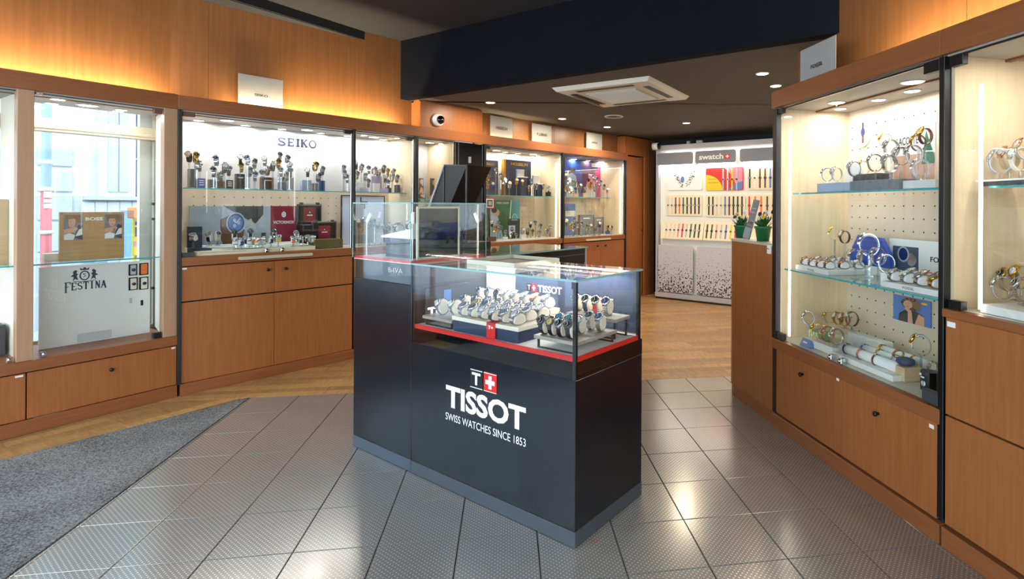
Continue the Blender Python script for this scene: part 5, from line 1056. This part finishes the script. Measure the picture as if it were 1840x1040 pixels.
for (u0, v0, u1, v1, y, m, lab, d) in ((1468, 330, 1512, 344, .1, 'pale_blue', 'pale blue block at the left of the pegboard top shelf', .12), (1527, 326, 1616, 343, .12, 'grey', 'long grey stone block on the pegboard top shelf', .1), (1532, 314, 1576, 325, .2, 'dark_grey', 'darker grey block behind the stone block on the top shelf', .1), (1622, 325, 1680, 340, .1, 'white_soft', 'white block at the right of the pegboard top shelf', .14)):
    blk(R, u0, v0, u1, v1, y, RB, m, lab, d)
t, w_, h_ = board(R, 1517, 290, 1550, 330, .35, 'white', 'card', 'white card with a small green picture on the top shelf', 'card', .006, RB)
# ---- right cabinet, middle shelf
RM = 1.031
def tray(fr, x0, x1, y0, y1, z, label, txt=None):
    t = fr.thing('watch_tray', label, 'tray', 0, 0, z); MB().cbox(x0, x1, y0, y1, 0, .03, .002).build('tray', 'white_soft', t)
    if txt: lettering(t, txt, (x0+x1)/2-.035, (x0+x1)/2+.035, .009, .021, y0-.001, 'dark_grey', .012)
    return t
def rgrid(fr, x0, dx, y, n, z, where, kind, group, specs, yaw=-.15, phi=None, **kw):
    for i in range(n):
        st, di, ca = specs[i]; watch(fr, x0+i*dx, y, z, kind, st, di, ca, '%s from left %s' % (ORD[i], where), None, yaw, phi, group=group, cush='cushion_white', **kw)
tray(R, .10, .43, .085, .40, RM, 'left white watch tray on the middle glass shelf', 'FOSSIL'); tray(R, .86, 1.22, .075, .36, RM, 'right white watch tray on the middle glass shelf', 'FOSSIL')
rgrid(R, .145, .078, .13, 4, RM+.031, 'in front row of left shelf tray', 'tray', 'left shelf tray', [('navy','rose','rose') if False else ('navy','grey','rose')]*4)
rgrid(R, .15, .078, .225, 4, RM+.031, 'in second row of left shelf tray', 'tray', 'left shelf tray', [('steel','white','steel'), ('navy','black','steel'), ('steel','white','steel'), ('black','black','rose')])
rgrid(R, .16, .078, .32, 4, RM+.031, 'in rear row of left shelf tray', 'tray', 'left shelf tray', [('steel','green','steel'), ('steel','white','steel'), ('mesh','white','steel'), ('navy','white','steel')])
rgrid(R, .91, .083, .12, 4, RM+.031, 'in front row of right shelf tray', 'tray', 'right shelf tray', [('steel','white','steel'), ('steel','white','steel'), ('steel','grey','steel'), ('gold','grey','gold')], scale=1.15)
rgrid(R, .91, .085, .225, 4, RM+.031, 'in second row of right shelf tray', 'tray', 'right shelf tray', [('steel','white','steel'), ('red','white','rose'), ('brown','black','rose'), ('steel','white','steel')], scale=1.15)
cluster(R, [(1500,421,('tan','teal','gold'),'ring',.34),(1518,427,('black','white','rose'),'ring',.36),(1537,463,('mesh','white','steel'),'big',.15),(1556,466,('steel','white','steel'),'big',.12),(1578,462,('steel','grey','steel'),'big',.16),(1593,474,('steel','grey','steel'),'big',.14)], .2, RM, 'standing on middle glass shelf', 'standing watches on the middle glass shelf', stand_ms=('acrylic', 'white_soft', 'white_soft', 'white_soft'), yaw=-.4, scale=1.1)
hx = R.thing('hexagon_stand', 'deep blue hexagonal stand holding a large steel watch', 'display stand', R.hit(1562, 440, .38)[0], .38, RM)
MB().plate([(-.17, .05), (.17, .05), (.16, .12), (.09, .22), (-.10, .23), (-.17, .12)], 0, .03).build('panel', 'blue', hx); MB().cbox(-.1, .1, -.01, .05, 0, .05).build('base', 'white_soft', hx)
cluster(R, [(1562,441,('steel','blue','steel'),'big',.29)], .29, RM, 'on the blue hexagonal stand', None, 'big', yaw=-.4, scale=1.5)
t, w_, h_ = board(R, 1598, 428, 1690, 500, .44, 'white', 'brand_board', 'white board with a grey watch photo and dark letters', 'board', .01, RM); flat(t, [(w_*.08, h_*.2), (w_*.6, h_*.2), (w_*.6, h_*.82), (w_*.08, h_*.82)], -.001, 'slate'); flat(t, ellipse(w_*.3, h_*.62, w_*.12, h_*.2), -.0015, 'light_grey'); flat(t, ellipse(w_*.3, h_*.62, w_*.09, h_*.16), -.002, 'dial_blue'); flat(t, ellipse(w_*.46, h_*.5, w_*.1, h_*.16), -.0014, 'steel'); lettering(t, 'FO', w_*.82, w_*.97, h_*.5, h_*.63, -.001, 'black', .02)
# ---- right cabinet, floor of the case
RF = .5735
gb = R.thing('ribbed_box', 'pale green ribbed box carrying one steel watch', 'box', .13, .16, RF); MB().cbox(0, .10, 0, .09, 0, .075).build('box', 'lime_box', gb)
for k in range(4): MB().box(.008+k*.024, .014+k*.024, -.002, 0, 0, .075).build('rib', 'white', gb)
cluster(R, [(1453,572,('steel','white','steel'),'ring',.2)], .2, RF+.075, 'on the pale green ribbed box', None, yaw=-.3, scale=1.2)
R.one('riser_block', MB().cbox(0, .30, 0, .07, 0, .085), 'white_soft', 'rear white riser block in the bottom of the pegboard cabinet', 'display riser', .27, .34, RF); R.one('riser_block', MB().cbox(0, .26, 0, .06, 0, .045), 'white_soft', 'front white riser block beside the green ribbed box', 'display riser', .20, .09, RF)
cluster(R, [(1490,571,('tan','white','gold'),'ring',.37),(1506,573,('gold','white','gold'),'ring',.37),(1518,575,('rose','white','rose'),'ring',.375),(1531,574,('brown','white','steel'),'big',.38)], .37, RF+.086, 'on rear white riser block', 'rear riser block', yaw=-.35, scale=1.1)
cluster(R, [(1470,596,('gold','green','gold'),'big',.12),(1487,601,('rose','black','rose'),'big',.12),(1504,606,('steel','green','steel'),'big',.12)], .12, RF+.046, 'on front white riser block', 'front riser block', yaw=-.35, scale=1.12)
x, y = R.hz(1457, 622, RF); lb = R.thing('label_card', 'small blue label card at the front of the pegboard cabinet', 'card', .20, .05, RF); MB().add([(0,0,0),(.09,0,0),(.09,.025,.045),(0,.025,.045),(0,.05,0),(.09,.05,0)], [(0,1,2,3),(3,2,5,4),(0,4,5,1),(0,3,4),(1,5,2)]).build('card', 'mid_blue', lb); MB().add([(.02,.0095,.02),(.06,.0095,.02),(.06,.015,.03),(.02,.015,.03)], [(0,1,2,3)]).build('print', 'white', lb)
rt_ = tray(R, .48, .95, .07, .40, RF, 'large white tray of bracelet rolls at the bottom of the pegboard cabinet')
for j in range(3):
    y = .13+j*.09; ro = R.thing('bracelet_roll', ['front white bracelet roll in the large tray', 'middle white bracelet roll in the large tray', 'rear white bracelet roll in the large tray'][j], 'bracelet roll', .5, y, RF+.031)
    MB().cyl((0, 0, .026), .026, .41, 18, 'x').build('roll', 'cushion_white', ro)
    for i, m in enumerate([('navy', 'rose', 'brown'), ('blue', 'gold', 'steel', 'steel'), ('gold', 'rose', 'gold', 'steel')][j]):
        xx_ = .04+i*.115+(j*.03); k = strap_mesh(.0275, .0275, .011, m in ('gold', 'rose', 'steel'), False, 0.0)
        br = R.thing('bracelet', '%s bracelet, %s from left on the %s white roll' % ({'navy': 'navy bead', 'rose': 'rose gold', 'brown': 'brown leather', 'blue': 'blue cord', 'gold': 'gold link', 'steel': 'silver link'}[m], ORD[i], ('front', 'middle', 'rear')[j]), 'bracelet', .5+xx_, y, RF+.057, -PI/2, 'bracelets on the white rolls')
        link('band', k, m, br); MB().lathe([(.006, 0), (.007, .002), (.004, .005)], 10, case_xf(.0275, .0275, 1.2, False)).build('charm', 'steel' if m in ('brown', 'navy', 'blue') else m, br)
cluster(R, [(1655,622,('mesh','white','gold'),'big',.22)], .22, RF, 'on white cube right of bracelets', None, stand_ms=('white_soft',), yaw=-.4, scale=1.25)
wb = R.thing('wood_box', 'pale wooden box with a gold bracelet on a grey pillow', 'box', R.hit(1594, 680, .12)[0], .12, RF); MB().cbox(0, .115, 0, .11, 0, .07).build('box', 'pale_oak', wb); MB().lathe([(.03, 0), (.045, .012), (.04, .03), (.01, .038)], 14, Matrix.Translation((.06, .055, .07))).build('pillow', 'slate', wb)
for m_x, lab in ((.0, 'gold chain bracelet draped on the wooden box pillow'),):
    br = R.thing('bracelet', lab, 'bracelet', R.hit(1617, 660, .17)[0], .16, RF+.115, -PI/2); link('band', strap_mesh(.03, .016, .012, True, False, 0.0), 'gold', br)
bx = R.thing('round_tin', 'black tin with white crown pattern at the right end of the case', 'tin', R.hit(1664, 690, .13)[0], .15, RF); MB().cyl((0, 0, 0), .038, .09, 8, sm=False).build('tin', 'black', bx); MB().cyl((-.0, -.037, .035), .013, .002, 10, 'y').box(-.02, -.01, -.038, -.036, .07, .08).box(-.012, .006, -.038, -.036, .06, .066).build('print', 'white', bx)
R.one('olive_box', MB().cbox(0, .07, 0, .08, 0, .07), 'petal_yellow', 'olive yellow box at the far right end of the case floor', 'box', 1.2, .1, RF).material_slots[0].material = mat('olive_yellow', '8a8a3a', .5)
pg, w_, h_ = board(R, 1605, 528, 1672, 590, .528, 'mid_blue', 'poster', 'blue poster of a curly-haired person resting chin on hand', 'poster', .006)
flat(pg, [(w_*.15, 0), (w_*.85, 0), (w_*.85, h_*.38), (w_*.62, h_*.5), (w_*.35, h_*.48), (w_*.18, h_*.3)], -.001, 'dark_grey'); flat(pg, [(w_*.6, 0), (w_*.85, 0), (w_*.85, h_*.35), (w_*.7, h_*.42)], -.0012, 'skin'); flat(pg, ellipse(w_*.5, h_*.74, w_*.2, h_*.2), -.0014, 'hair_light')
rr = random.Random(4)
for i in range(26):
    g_ = 2*PI*i/26; flat(pg, ellipse(w_*(.5+.21*math.cos(g_)), h_*(.74+.2*math.sin(g_)), w_*rr.uniform(.05, .08), h_*rr.uniform(.04, .06), 10), -.0015-.00002*i, rr.choice(('hair_light', 'skin_dark', 'hair')))
flat(pg, ellipse(w_*.42, h_*.71, w_*.12, h_*.16), -.0022, 'skin'); flat(pg, [(w_*.36, h_*.74), (w_*.4, h_*.74), (w_*.4, h_*.75), (w_*.36, h_*.75)], -.0026, 'hair'); flat(pg, [(w_*.44, h_*.74), (w_*.48, h_*.74), (w_*.48, h_*.75), (w_*.44, h_*.75)], -.0026, 'hair'); flat(pg, [(w_*.38, h_*.62), (w_*.45, h_*.62), (w_*.44, h_*.635), (w_*.39, h_*.635)], -.0026, 'burgundy'); flat(pg, [(w_*.42, 0), (w_*.56, 0), (w_*.52, h_*.5), (w_*.36, h_*.58), (w_*.32, h_*.52), (w_*.42, h_*.42)], -.0024, 'skin'); flat(pg, ellipse(w_*.85, h_*.86, w_*.08, h_*.05), -.0012, 'yellow')
# ---- nearest right cabinet
R2 = 1.0065
bl = R.thing('riser_block', 'long pale grey riser in the nearest right-hand case', 'display riser', 0, 0, R2); MB().cbox(1.43, 2.3, .06, .30, 0, .035).build('riser', 'white_soft', bl)
cluster(R, [(1803,519,('steel','white','steel'),'big',.2),(1813,504,('mesh','black','gold'),'big',.26),(1836,500,('steel','white','gold'),'big',.28),(1842,522,('steel','black','steel'),'big',.2)], .2, R2+.036, 'on pale riser, nearest right case', 'watches in the nearest right-hand case', yaw=-.4, scale=1.15)
cluster(R, [(1797,292,('pblue','grey','steel'),'big',.2),(1814,286,('tan','white','rose'),'big',.26),(1834,288,('white','white','steel'),'big',.22),(1842,270,('white','white','rose'),'ring',.3)], .2, 1.546, 'on top shelf, nearest right case', 'watches in the nearest right-hand case', yaw=-.4, scale=1.15)
t = R.thing('riser_block', 'dark and white riser on the top shelf of the nearest right-hand case', 'display riser', 0, 0, 1.521); MB().cbox(R.hit(1770, 325, .14)[0], 2.3, .12, .32, 0, .018).build('base', 'dark_grey', t); MB().cbox(R.hit(1762, 318, .14)[0], 2.3, .11, .33, .018, .025).build('top', 'white', t)

# ---- flower pots and leaflet on the rounded cabinet
def pot(u, v, label, hgt=.10, r=.062, seed=1):
    y = v; x = R.hit(u, 400, y)[0]
    t = R.thing('flower_pot', label, 'potted plant', x, y, 1.188); rnd = random.Random(seed)
    MB().lathe([(r*.72, 0), (r*.95, hgt*.85), (r*1.05, hgt*.86), (r*1.05, hgt), (r*.94, hgt), (r*.9, hgt*.86), (.001, hgt*.86)], 24).build('pot', 'green_pot', t); MB().lathe([(r*.9, hgt*.88), (.001, hgt*.92)], 16).build('soil', 'soil', t)
    for i in range(46):
        a, tl, ln = rnd.random()*2*PI, rnd.uniform(.1, 1.1), rnd.uniform(.045, .10); d = Vector((math.cos(a)*math.sin(tl), math.sin(a)*math.sin(tl), math.cos(tl))); b = Vector((d.x*.03, d.y*.03, hgt*.9)); e = b+d*ln; s_ = Vector((-math.sin(a), math.cos(a), 0))*rnd.uniform(.008, .014); m = b.lerp(e, .6)+Vector((0, 0, .006))
        MB().add([b, m+s_, e, m-s_, m+Vector((0, 0, .003))], [(0,1,4),(1,2,4),(2,3,4),(3,0,4)]).build('leaf', 'leaf', t)
    for i in range(11):
        a, rr, zz = rnd.random()*2*PI, rnd.uniform(.02, .075), hgt+rnd.uniform(.05, .105); c = Vector((math.cos(a)*rr, math.sin(a)*rr, zz)); pm = ('petal_dark', 'petal_white', 'petal_dark', 'petal_yellow')[i % 4]
        fl = MB().tube([(c.x*.3, c.y*.3, hgt*.9), tuple(c)], .0012, 5).build('stem', 'leaf', t); pt = MB(); q = Matrix.Rotation(rnd.uniform(-.6, .6), 3, 'Z') @ Matrix.Rotation(rnd.uniform(.9, 1.5), 3, 'X')
        for k in range(5):
            g = 2*PI*k/5; cc = Vector((math.cos(g)*.009, math.sin(g)*.009, 0)); pt.add([c+q @ (cc+Vector((math.cos(h)*.009, math.sin(h)*.009, .001*math.cos(2*h)))) for h in [2*PI*j/8 for j in range(8)]], [tuple(range(8))])
        pt.build('petals', pm, fl)
pot(1371, .085, 'pansy in a green pot at the right, by the black post', .105, .058, 2); pot(1332, .13, 'pansy in a green pot at the left, half behind the leaflet', .10, .055, 5)
lf_ = R.thing('leaflet_stand', 'grey leaflet leaning in a clear stand between the flower pots', 'leaflet', R.hit(1341, 400, .075)[0], .075, 1.188)
Mx = Matrix.Translation((0, 0, .004)) @ Matrix.Rotation(.12, 4, 'Y') @ Matrix.Rotation(-.22, 4, 'X')
MB().cbox(-.045, .045, 0, .004, 0, .30, .001).xf(Mx).build('leaflet', 'grey', lf_)
for z in (.20, .23): MB().box(-.03, .03, -.0012, 0, z, z+.006).xf(Mx).build('print', 'light_grey', lf_)
for x in (-.025, 0, .025): MB().plate(ellipse(x, .12, .006, .012, 12), -.0012, 0).xf(Mx).build('print', 'brown', lf_)
MB().box(-.05, .05, -.012, -.010, 0, .10).box(-.05, .05, .006, .008, 0, .12).box(-.05, .05, -.012, .008, 0, .002).xf(Mx).build('clear_stand', 'acrylic', lf_); MB().box(-.045, .045, -.008, -.005, .002, .085).xf(Mx).build('second_leaflet', 'light_grey', lf_)

# ---- standing cards on the fascias
def sign(fr, u0, u1, v0, v1, y, zs, txt, label, rot=0.0, tw=.42):
    x0, z1 = fr.hit(u0, v0, y); x1, _ = fr.hit(u1, v1, y); w_ = x1-x0; h_ = z1-zs
    t = fr.thing('brand_card', label, 'sign', x0, y, zs, rot); MB().cbox(0, w_, 0, .003, 0, h_, .0008).build('card', 'sign_white', t)
    MB().box(-.003, w_+.003, -.003, -.001, 0, h_+.003).build('clear_holder', 'acrylic', t)
    if txt: lettering(t, txt, w_*(.5-tw/2), w_*(.5+tw/2), h_*.5, h_*.5+w_*tw*.2, -.0035, 'black', .02)
    return t
sign(S, 428, 508.5, 131, 145, .11, 2.165, 'SEIKO', 'white card reading five capitals on the left fascia, before the glowing wall', tw=.3)
sign(S, 881, 921, 207, 214, .1, 2.19, 'HERBELIN', 'first of the three small white cards on the far fascia', tw=.5)
sign(S, 956, 991, 221, 226, .1, 2.19, 'P. LORRAIN', 'second of the three small white cards on the far fascia', tw=.5)
sign(S, 1054, 1082, 237, 242, .1, 2.19, 'LORUS', 'third of the three small white cards, near the wood pillar', tw=.34)
fs2 = R.hit(1437, 96, .1); fe2 = R.hit(1502, 55, .1)
sign(R, 1438, 1502, 92, 56, .10, 2.14, 'FOSSIL', 'grey card in a clear holder on the right-hand fascia', tw=.34)

# ---- white wall display at the back
wd_ = W.thing('wall_display', 'tall white lit wall display with rounded panels and colourful watches', 'wall display')
WX = 1.95
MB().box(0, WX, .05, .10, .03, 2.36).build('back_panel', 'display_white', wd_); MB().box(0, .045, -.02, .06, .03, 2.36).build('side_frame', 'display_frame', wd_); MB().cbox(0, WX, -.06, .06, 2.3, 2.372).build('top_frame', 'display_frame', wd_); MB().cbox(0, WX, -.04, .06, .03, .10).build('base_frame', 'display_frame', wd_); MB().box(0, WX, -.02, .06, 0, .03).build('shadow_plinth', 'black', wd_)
for i, (a, b) in enumerate(((.02, .62), (.665, 1.285), (1.35, 1.93))):
    o = MB().plate(rrect(a, b, 2.07, 2.255, .03), -.03, -.01).build('header_panel', 'display_grey', wd_)
    if i == 1:
        lettering(o, 'swatch', a+.06, a+.44, 2.125, 2.205, -.031, 'white', .03); q = MB().box(a+.46, a+.54, -.033, -.03, 2.125, 2.19).build('logo_square', 'red', o); MB().box(a+.492, a+.508, -.034, -.033, 2.135, 2.18).box(a+.475, a+.525, -.0341, -.033, 2.15, 2.165).build('cross', 'white', q)
    area(wd_, ((a+b)/2, -.005, 2.06), .5, 1.2, (1, .97, .9), (0, 0, 0), 'RECTANGLE', .04, name='header_light'); MB().box(a+.04, b-.04, -.012, .03, 2.062, 2.07).build('led_strip', 'led', wd_)
area(wd_, (1.0, -.0, 2.295), 1.7, 2.0, (1, .97, .9), (0, 0, 0), 'RECTANGLE', .04, name='top_light')
for a, b, z0, z1, m in ((.17, .75, 1.68, 2.0, 'white'), (.81, 1.38, 1.67, 2.0, 'red'), (1.44, 1.93, 1.67, 2.0, 'tray_cream'), (.15, .75, 1.29, 1.605, 'tray_cream'), (.80, 1.41, 1.28, 1.605, 'tray_cream'), (1.43, 1.93, 1.28, 1.605, 'tray_cream')):
    o = MB().plate(rrect(a, b, z0, z1, .025), .03, .05).build('watch_panel', m, wd_)
    if m == 'red':
        flat(o, [(a, z0+.0)] + [(a+.26*math.sin(PI/2*i/10), z0+.23*math.cos(PI/2*i/10)) for i in range(11)], .029, 'yellow'); flat(o, [(b-.02, z0+.01), (b-.01, z0+.13), (b-.12, z0+.1), (b-.22, z0+.01)][::-1], .0288, 'mid_blue'); flat(o, [(b-.01, z0+.13), (b-.01, z1-.02), (b-.03, z1-.005), (b-.28, z1-.005), (b-.16, z1-.12), (b-.12, z0+.1)], .0289, 'pink'); MB().box(a+.03, a+.16, .0285, .029, z0+.16, z0+.17).box(a+.03, a+.2, .0285, .029, z0+.11, z0+.12).build('print', 'orange', o)
    if m == 'white':
        mb = MB(); rr = random.Random(5)
        for i in range(120):
            q = rr.random(); s_ = rr.choice((-1, 1)); cx_ = a+.29+s_*(.03+.13*q)+rr.uniform(-.03, .03); cz_ = z0+.05+.21*q+rr.uniform(-.03, .03); w_ = rr.uniform(.004, .014); mb.add([(cx_-w_, .0292, cz_), (cx_, .0292, cz_-w_*.6), (cx_+w_, .0292, cz_), (cx_, .0292, cz_+w_*.6)], [(0, 1, 2, 3)])
        mb.build('print', 'dark_grey', o); flat(o, ellipse(a+.26, z0+.16, .03, .05), .0288, 'mid_blue')
for i, (a, b) in enumerate(((.03, .63), (.695, 1.29), (1.35, 1.93))):
    o = MB().plate(rrect(a, b, .115, .835, .03), -.02, .0).build('speckled_panel', 'speckle', wd_)
    for k in (.25, .7): MB().cyl((a+(b-a)*k, .0, .10), .01, .03, 8).build('peg', 'white', o)
def desk(a, b):   # sloping cream tray
    mb = MB().add([(a, -.02, .93), (b, -.02, .93), (b, -.02, .945), (a, -.02, .945), (a, .05, .93), (b, .05, .93), (b, .05, 1.20), (a, .05, 1.20)], [(0,1,2,3),(5,4,7,6),(3,2,6,7),(0,4,5,1),(1,5,6,2),(4,0,3,7)]); return mb.build('sloping_tray', 'tray_cream', wd_)
desk(.08, .78); desk(.79, 1.42); desk(1.43, 1.93)
def slim(x, z, y, m, cm, ordn, where, tilt=0.0, ln=.15, group='slim watches on the white wall display'):
    t = W.thing('slim_watch', '%s slim watch, %s from left %s' % (m[1], ordn, where), 'watch', x, y, z, 0, group); t.rotation_euler = (tilt, 0, W.ang)
    kk = ('slimstrap', ln)
    if kk not in _mc:
        _mc[kk] = MB().cbox(-.011, .011, -.006, 0, .012, ln*.5, .002).cbox(-.011, .011, -.006, 0, -ln*.55, -.012, .002).mesh('strap'); _mc['slimcase'] = MB().lathe([(.019, 0), (.02, .004), (.018, .009), (.014, .009)], 16, Matrix.Rotation(PI/2, 4, 'X')).mesh('case'); _mc['slimdial'] = MB().lathe([(.014, .0094), (.0005, .0094)], 14, Matrix.Rotation(PI/2, 4, 'X')).mesh('dial')
    link('strap', _mc[kk], m[0], t); link('case', _mc['slimcase'], m[0] if cm is None else cm, t); link('dial', _mc['slimdial'], 'dial_white' if m[0] in ('black', 'navy') else 'dial_grey', t)
C_ = {'b': ('black', 'black'), 'o': ('orange', 'orange'), 'g': ('green', 'green'), 'n': ('brown', 'brown'), 'w': ('white', 'white'), 'c': ('light_strap', 'pale'), 'm': ('magenta', 'magenta'), 'p': ('pink', 'pink'), 'u': ('mid_blue', 'blue'), 'y': ('yellow', 'yellow'), 'r': ('red', 'red'), 'd': ('dark_green', 'dark green'), 'l': ('olive', 'olive'), 's': ('light_grey', 'grey')}
for i, ch in enumerate('scys'[:4]): slim(1.08+i*.068, 1.83, .028, C_[ch], None, ORD[i], 'on the red and yellow panel', 0, .30)
for i, ch in enumerate('bwnnuy'): slim(1.475+i*.073, 1.84, .03, C_[ch], None, ORD[i], 'on upper right cream panel', 0, .26)
for i, ch in enumerate('ccnogbbbb'): slim(.19+i*.064, 1.45, .03, C_[ch], None, ORD[i], 'on left cream panel', 0, .24)
for i, ch in enumerate('bbccunddb'): slim(.86+i*.063, 1.45, .03, C_[ch], None, ORD[i], 'on middle cream panel', 0, .26)
for i, ch in enumerate('roold'): slim(1.47+i*.085, 1.45, .03, C_[ch], None, ORD[i], 'on right cream panel', 0, .26)
tl = -math.atan2(.07, .255)
for i, ch in enumerate('cccpmsgbb'): slim(.17+i*.068, 1.07, .012, C_[ch], None, ORD[i], 'on left sloping tray', tl, .2)
for i, ch in enumerate('dlpsuyrs'): slim(.84+i*.073, 1.07, .012, C_[ch], None, ORD[i], 'on middle sloping tray', tl, .2)

# ---- ceiling fittings
ac = Fr(-.395, 5.1, .88, -.50); A0 = ac.thing('air_conditioner', 'square cream ceiling air-conditioning cassette with open flaps', 'air conditioner', 0, 0, 2.52)
N = .98
MB().add([(0,0,0),(N,0,0),(N,N,0),(0,N,0),(.03,.03,-.035),(N-.03,.03,-.035),(N-.03,N-.03,-.035),(.03,N-.03,-.035)], [(0,1,5,4),(1,2,6,5),(2,3,7,6),(3,0,4,7),(7,6,5,4),(0,3,2,1)]).build('panel', 'ac', A0)
gr_ = MB().box(.23, N-.23, .23, N-.23, -.045, -.034).build('grille', 'ac_grille', A0)
mb = MB()
for i in range(20): mb.box(.24, N-.24, .245+i*.0255, .252+i*.0255, -.048, -.045)
o = mb.build('grille_bars', 'ac', gr_); o['kind'] = 'stuff'
for (a, b, c, d) in ((.2, N-.2, .09, .15), (.2, N-.2, N-.15, N-.09), (.09, .15, .2, N-.2), (N-.15, N-.09, .2, N-.2)): MB().box(a, b, c, d, -.037, -.0345).build('air_slot', 'ac_slot', A0)
MB().box(.2, N-.2, 0, .055, -.004, 0).xf(Matrix.Translation((0, .94, -.03)) @ Matrix.Rotation(-.6, 4, 'X') @ Matrix.Translation((0, -.03, 0))).build('flap', 'ac_slot', A0); MB().box(0, .055, .2, N-.2, -.004, 0).xf(Matrix.Translation((.06, 0, -.03)) @ Matrix.Rotation(.6, 4, 'Y')).build('flap', 'ac_grille', A0)
for i, (u, v, lab, e) in enumerate(((881, 184, 'recessed ceiling spot left of the air conditioner', 14), (1370, 132, 'upper of two recessed ceiling spots near the right-hand cabinet', 12), (1394, 154, 'lower of two recessed ceiling spots near the right-hand cabinet', 12), (1091, 228, 'recessed ceiling spot near the end of the long wall', 18))):
    x, y = on_z(u, v, 2.52); t = G.thing('ceiling_spot', lab, 'ceiling light', x, y, 2.52); spot(t, 0, 0, 0, .048, e, (1, .86, .66))
for i, (x, y) in enumerate(((2.3, 5.6), (1.2, 7.2), (-.4, 6.9), (2.9, 7.0))):
    t = G.thing('ceiling_spot', ['recessed ceiling spot beyond the rounded cabinet', 'recessed ceiling spot before the white wall display', 'recessed ceiling spot above the far glass cases', 'recessed ceiling spot in the hidden right corner'][i], 'ceiling light', x, y, 2.52); spot(t, 0, 0, 0, .048, 12, (1, .84, .62))
x, y = on_z(1103, 209, 2.52); t = G.thing('ceiling_speaker', 'round white-rimmed ceiling speaker behind the air conditioner', 'speaker', x, y, 2.52); MB().lathe([(.115, 0), (.115, -.008), (.095, -.01), (.095, 0)], 30).build('rim', 'ac', t); MB().lathe([(.095, -.004), (.0005, -.006)], 24).build('grille', 'dark_grey', t)
cm = S.thing('dome_camera', 'white dome security camera with dark lens on the wood block', 'camera'); a = S.hit(789, 215, -.03)
MB().lathe([(.068, 0), (.068, .02), (.06, .034), (.045, .04)], 28, Matrix.Translation((a[0], .0, a[1])) @ Matrix.Rotation(PI/2, 4, 'X')).build('housing', 'white', cm); MB().lathe([(.046, .036), (.042, .052), (.028, .066), (.001, .072)], 22, Matrix.Translation((a[0]+.012, .0, a[1])) @ Matrix.Rotation(PI/2, 4, 'X')).build('dome', 'black_gloss', cm)
cm = W.thing('bullet_camera', 'white bullet camera at the top left corner of the white wall display', 'camera'); a = W.hit(1177, 263, -.12); MB().cyl((a[0]-.03, -.12, a[1]), .055, .09, 20, 'x').build('housing', 'white', cm); MB().lathe([(.05, 0), (.05, .012), (.02, .014)], 16, Matrix.Translation((a[0]+.06, -.12, a[1])) @ Matrix.Rotation(PI/2, 4, 'Y')).build('lens', 'black', cm); MB().cyl((a[0]-.01, -.12, a[1]), .02, .16, 10, 'y').build('bracket', 'white', cm)
for i, (u, wdt) in enumerate(((1241, .05), (1261, .10))):
    a = W.hit(u, 253, .1); W.one('alarm_box', MB().cbox(0, wdt, 0, .06, 0, .05, .008), 'light_grey', ['smaller grey box on top of the white wall display', 'larger grey box on top of the white wall display'][i], 'box', a[0]-wdt/2, .0, 2.3725)
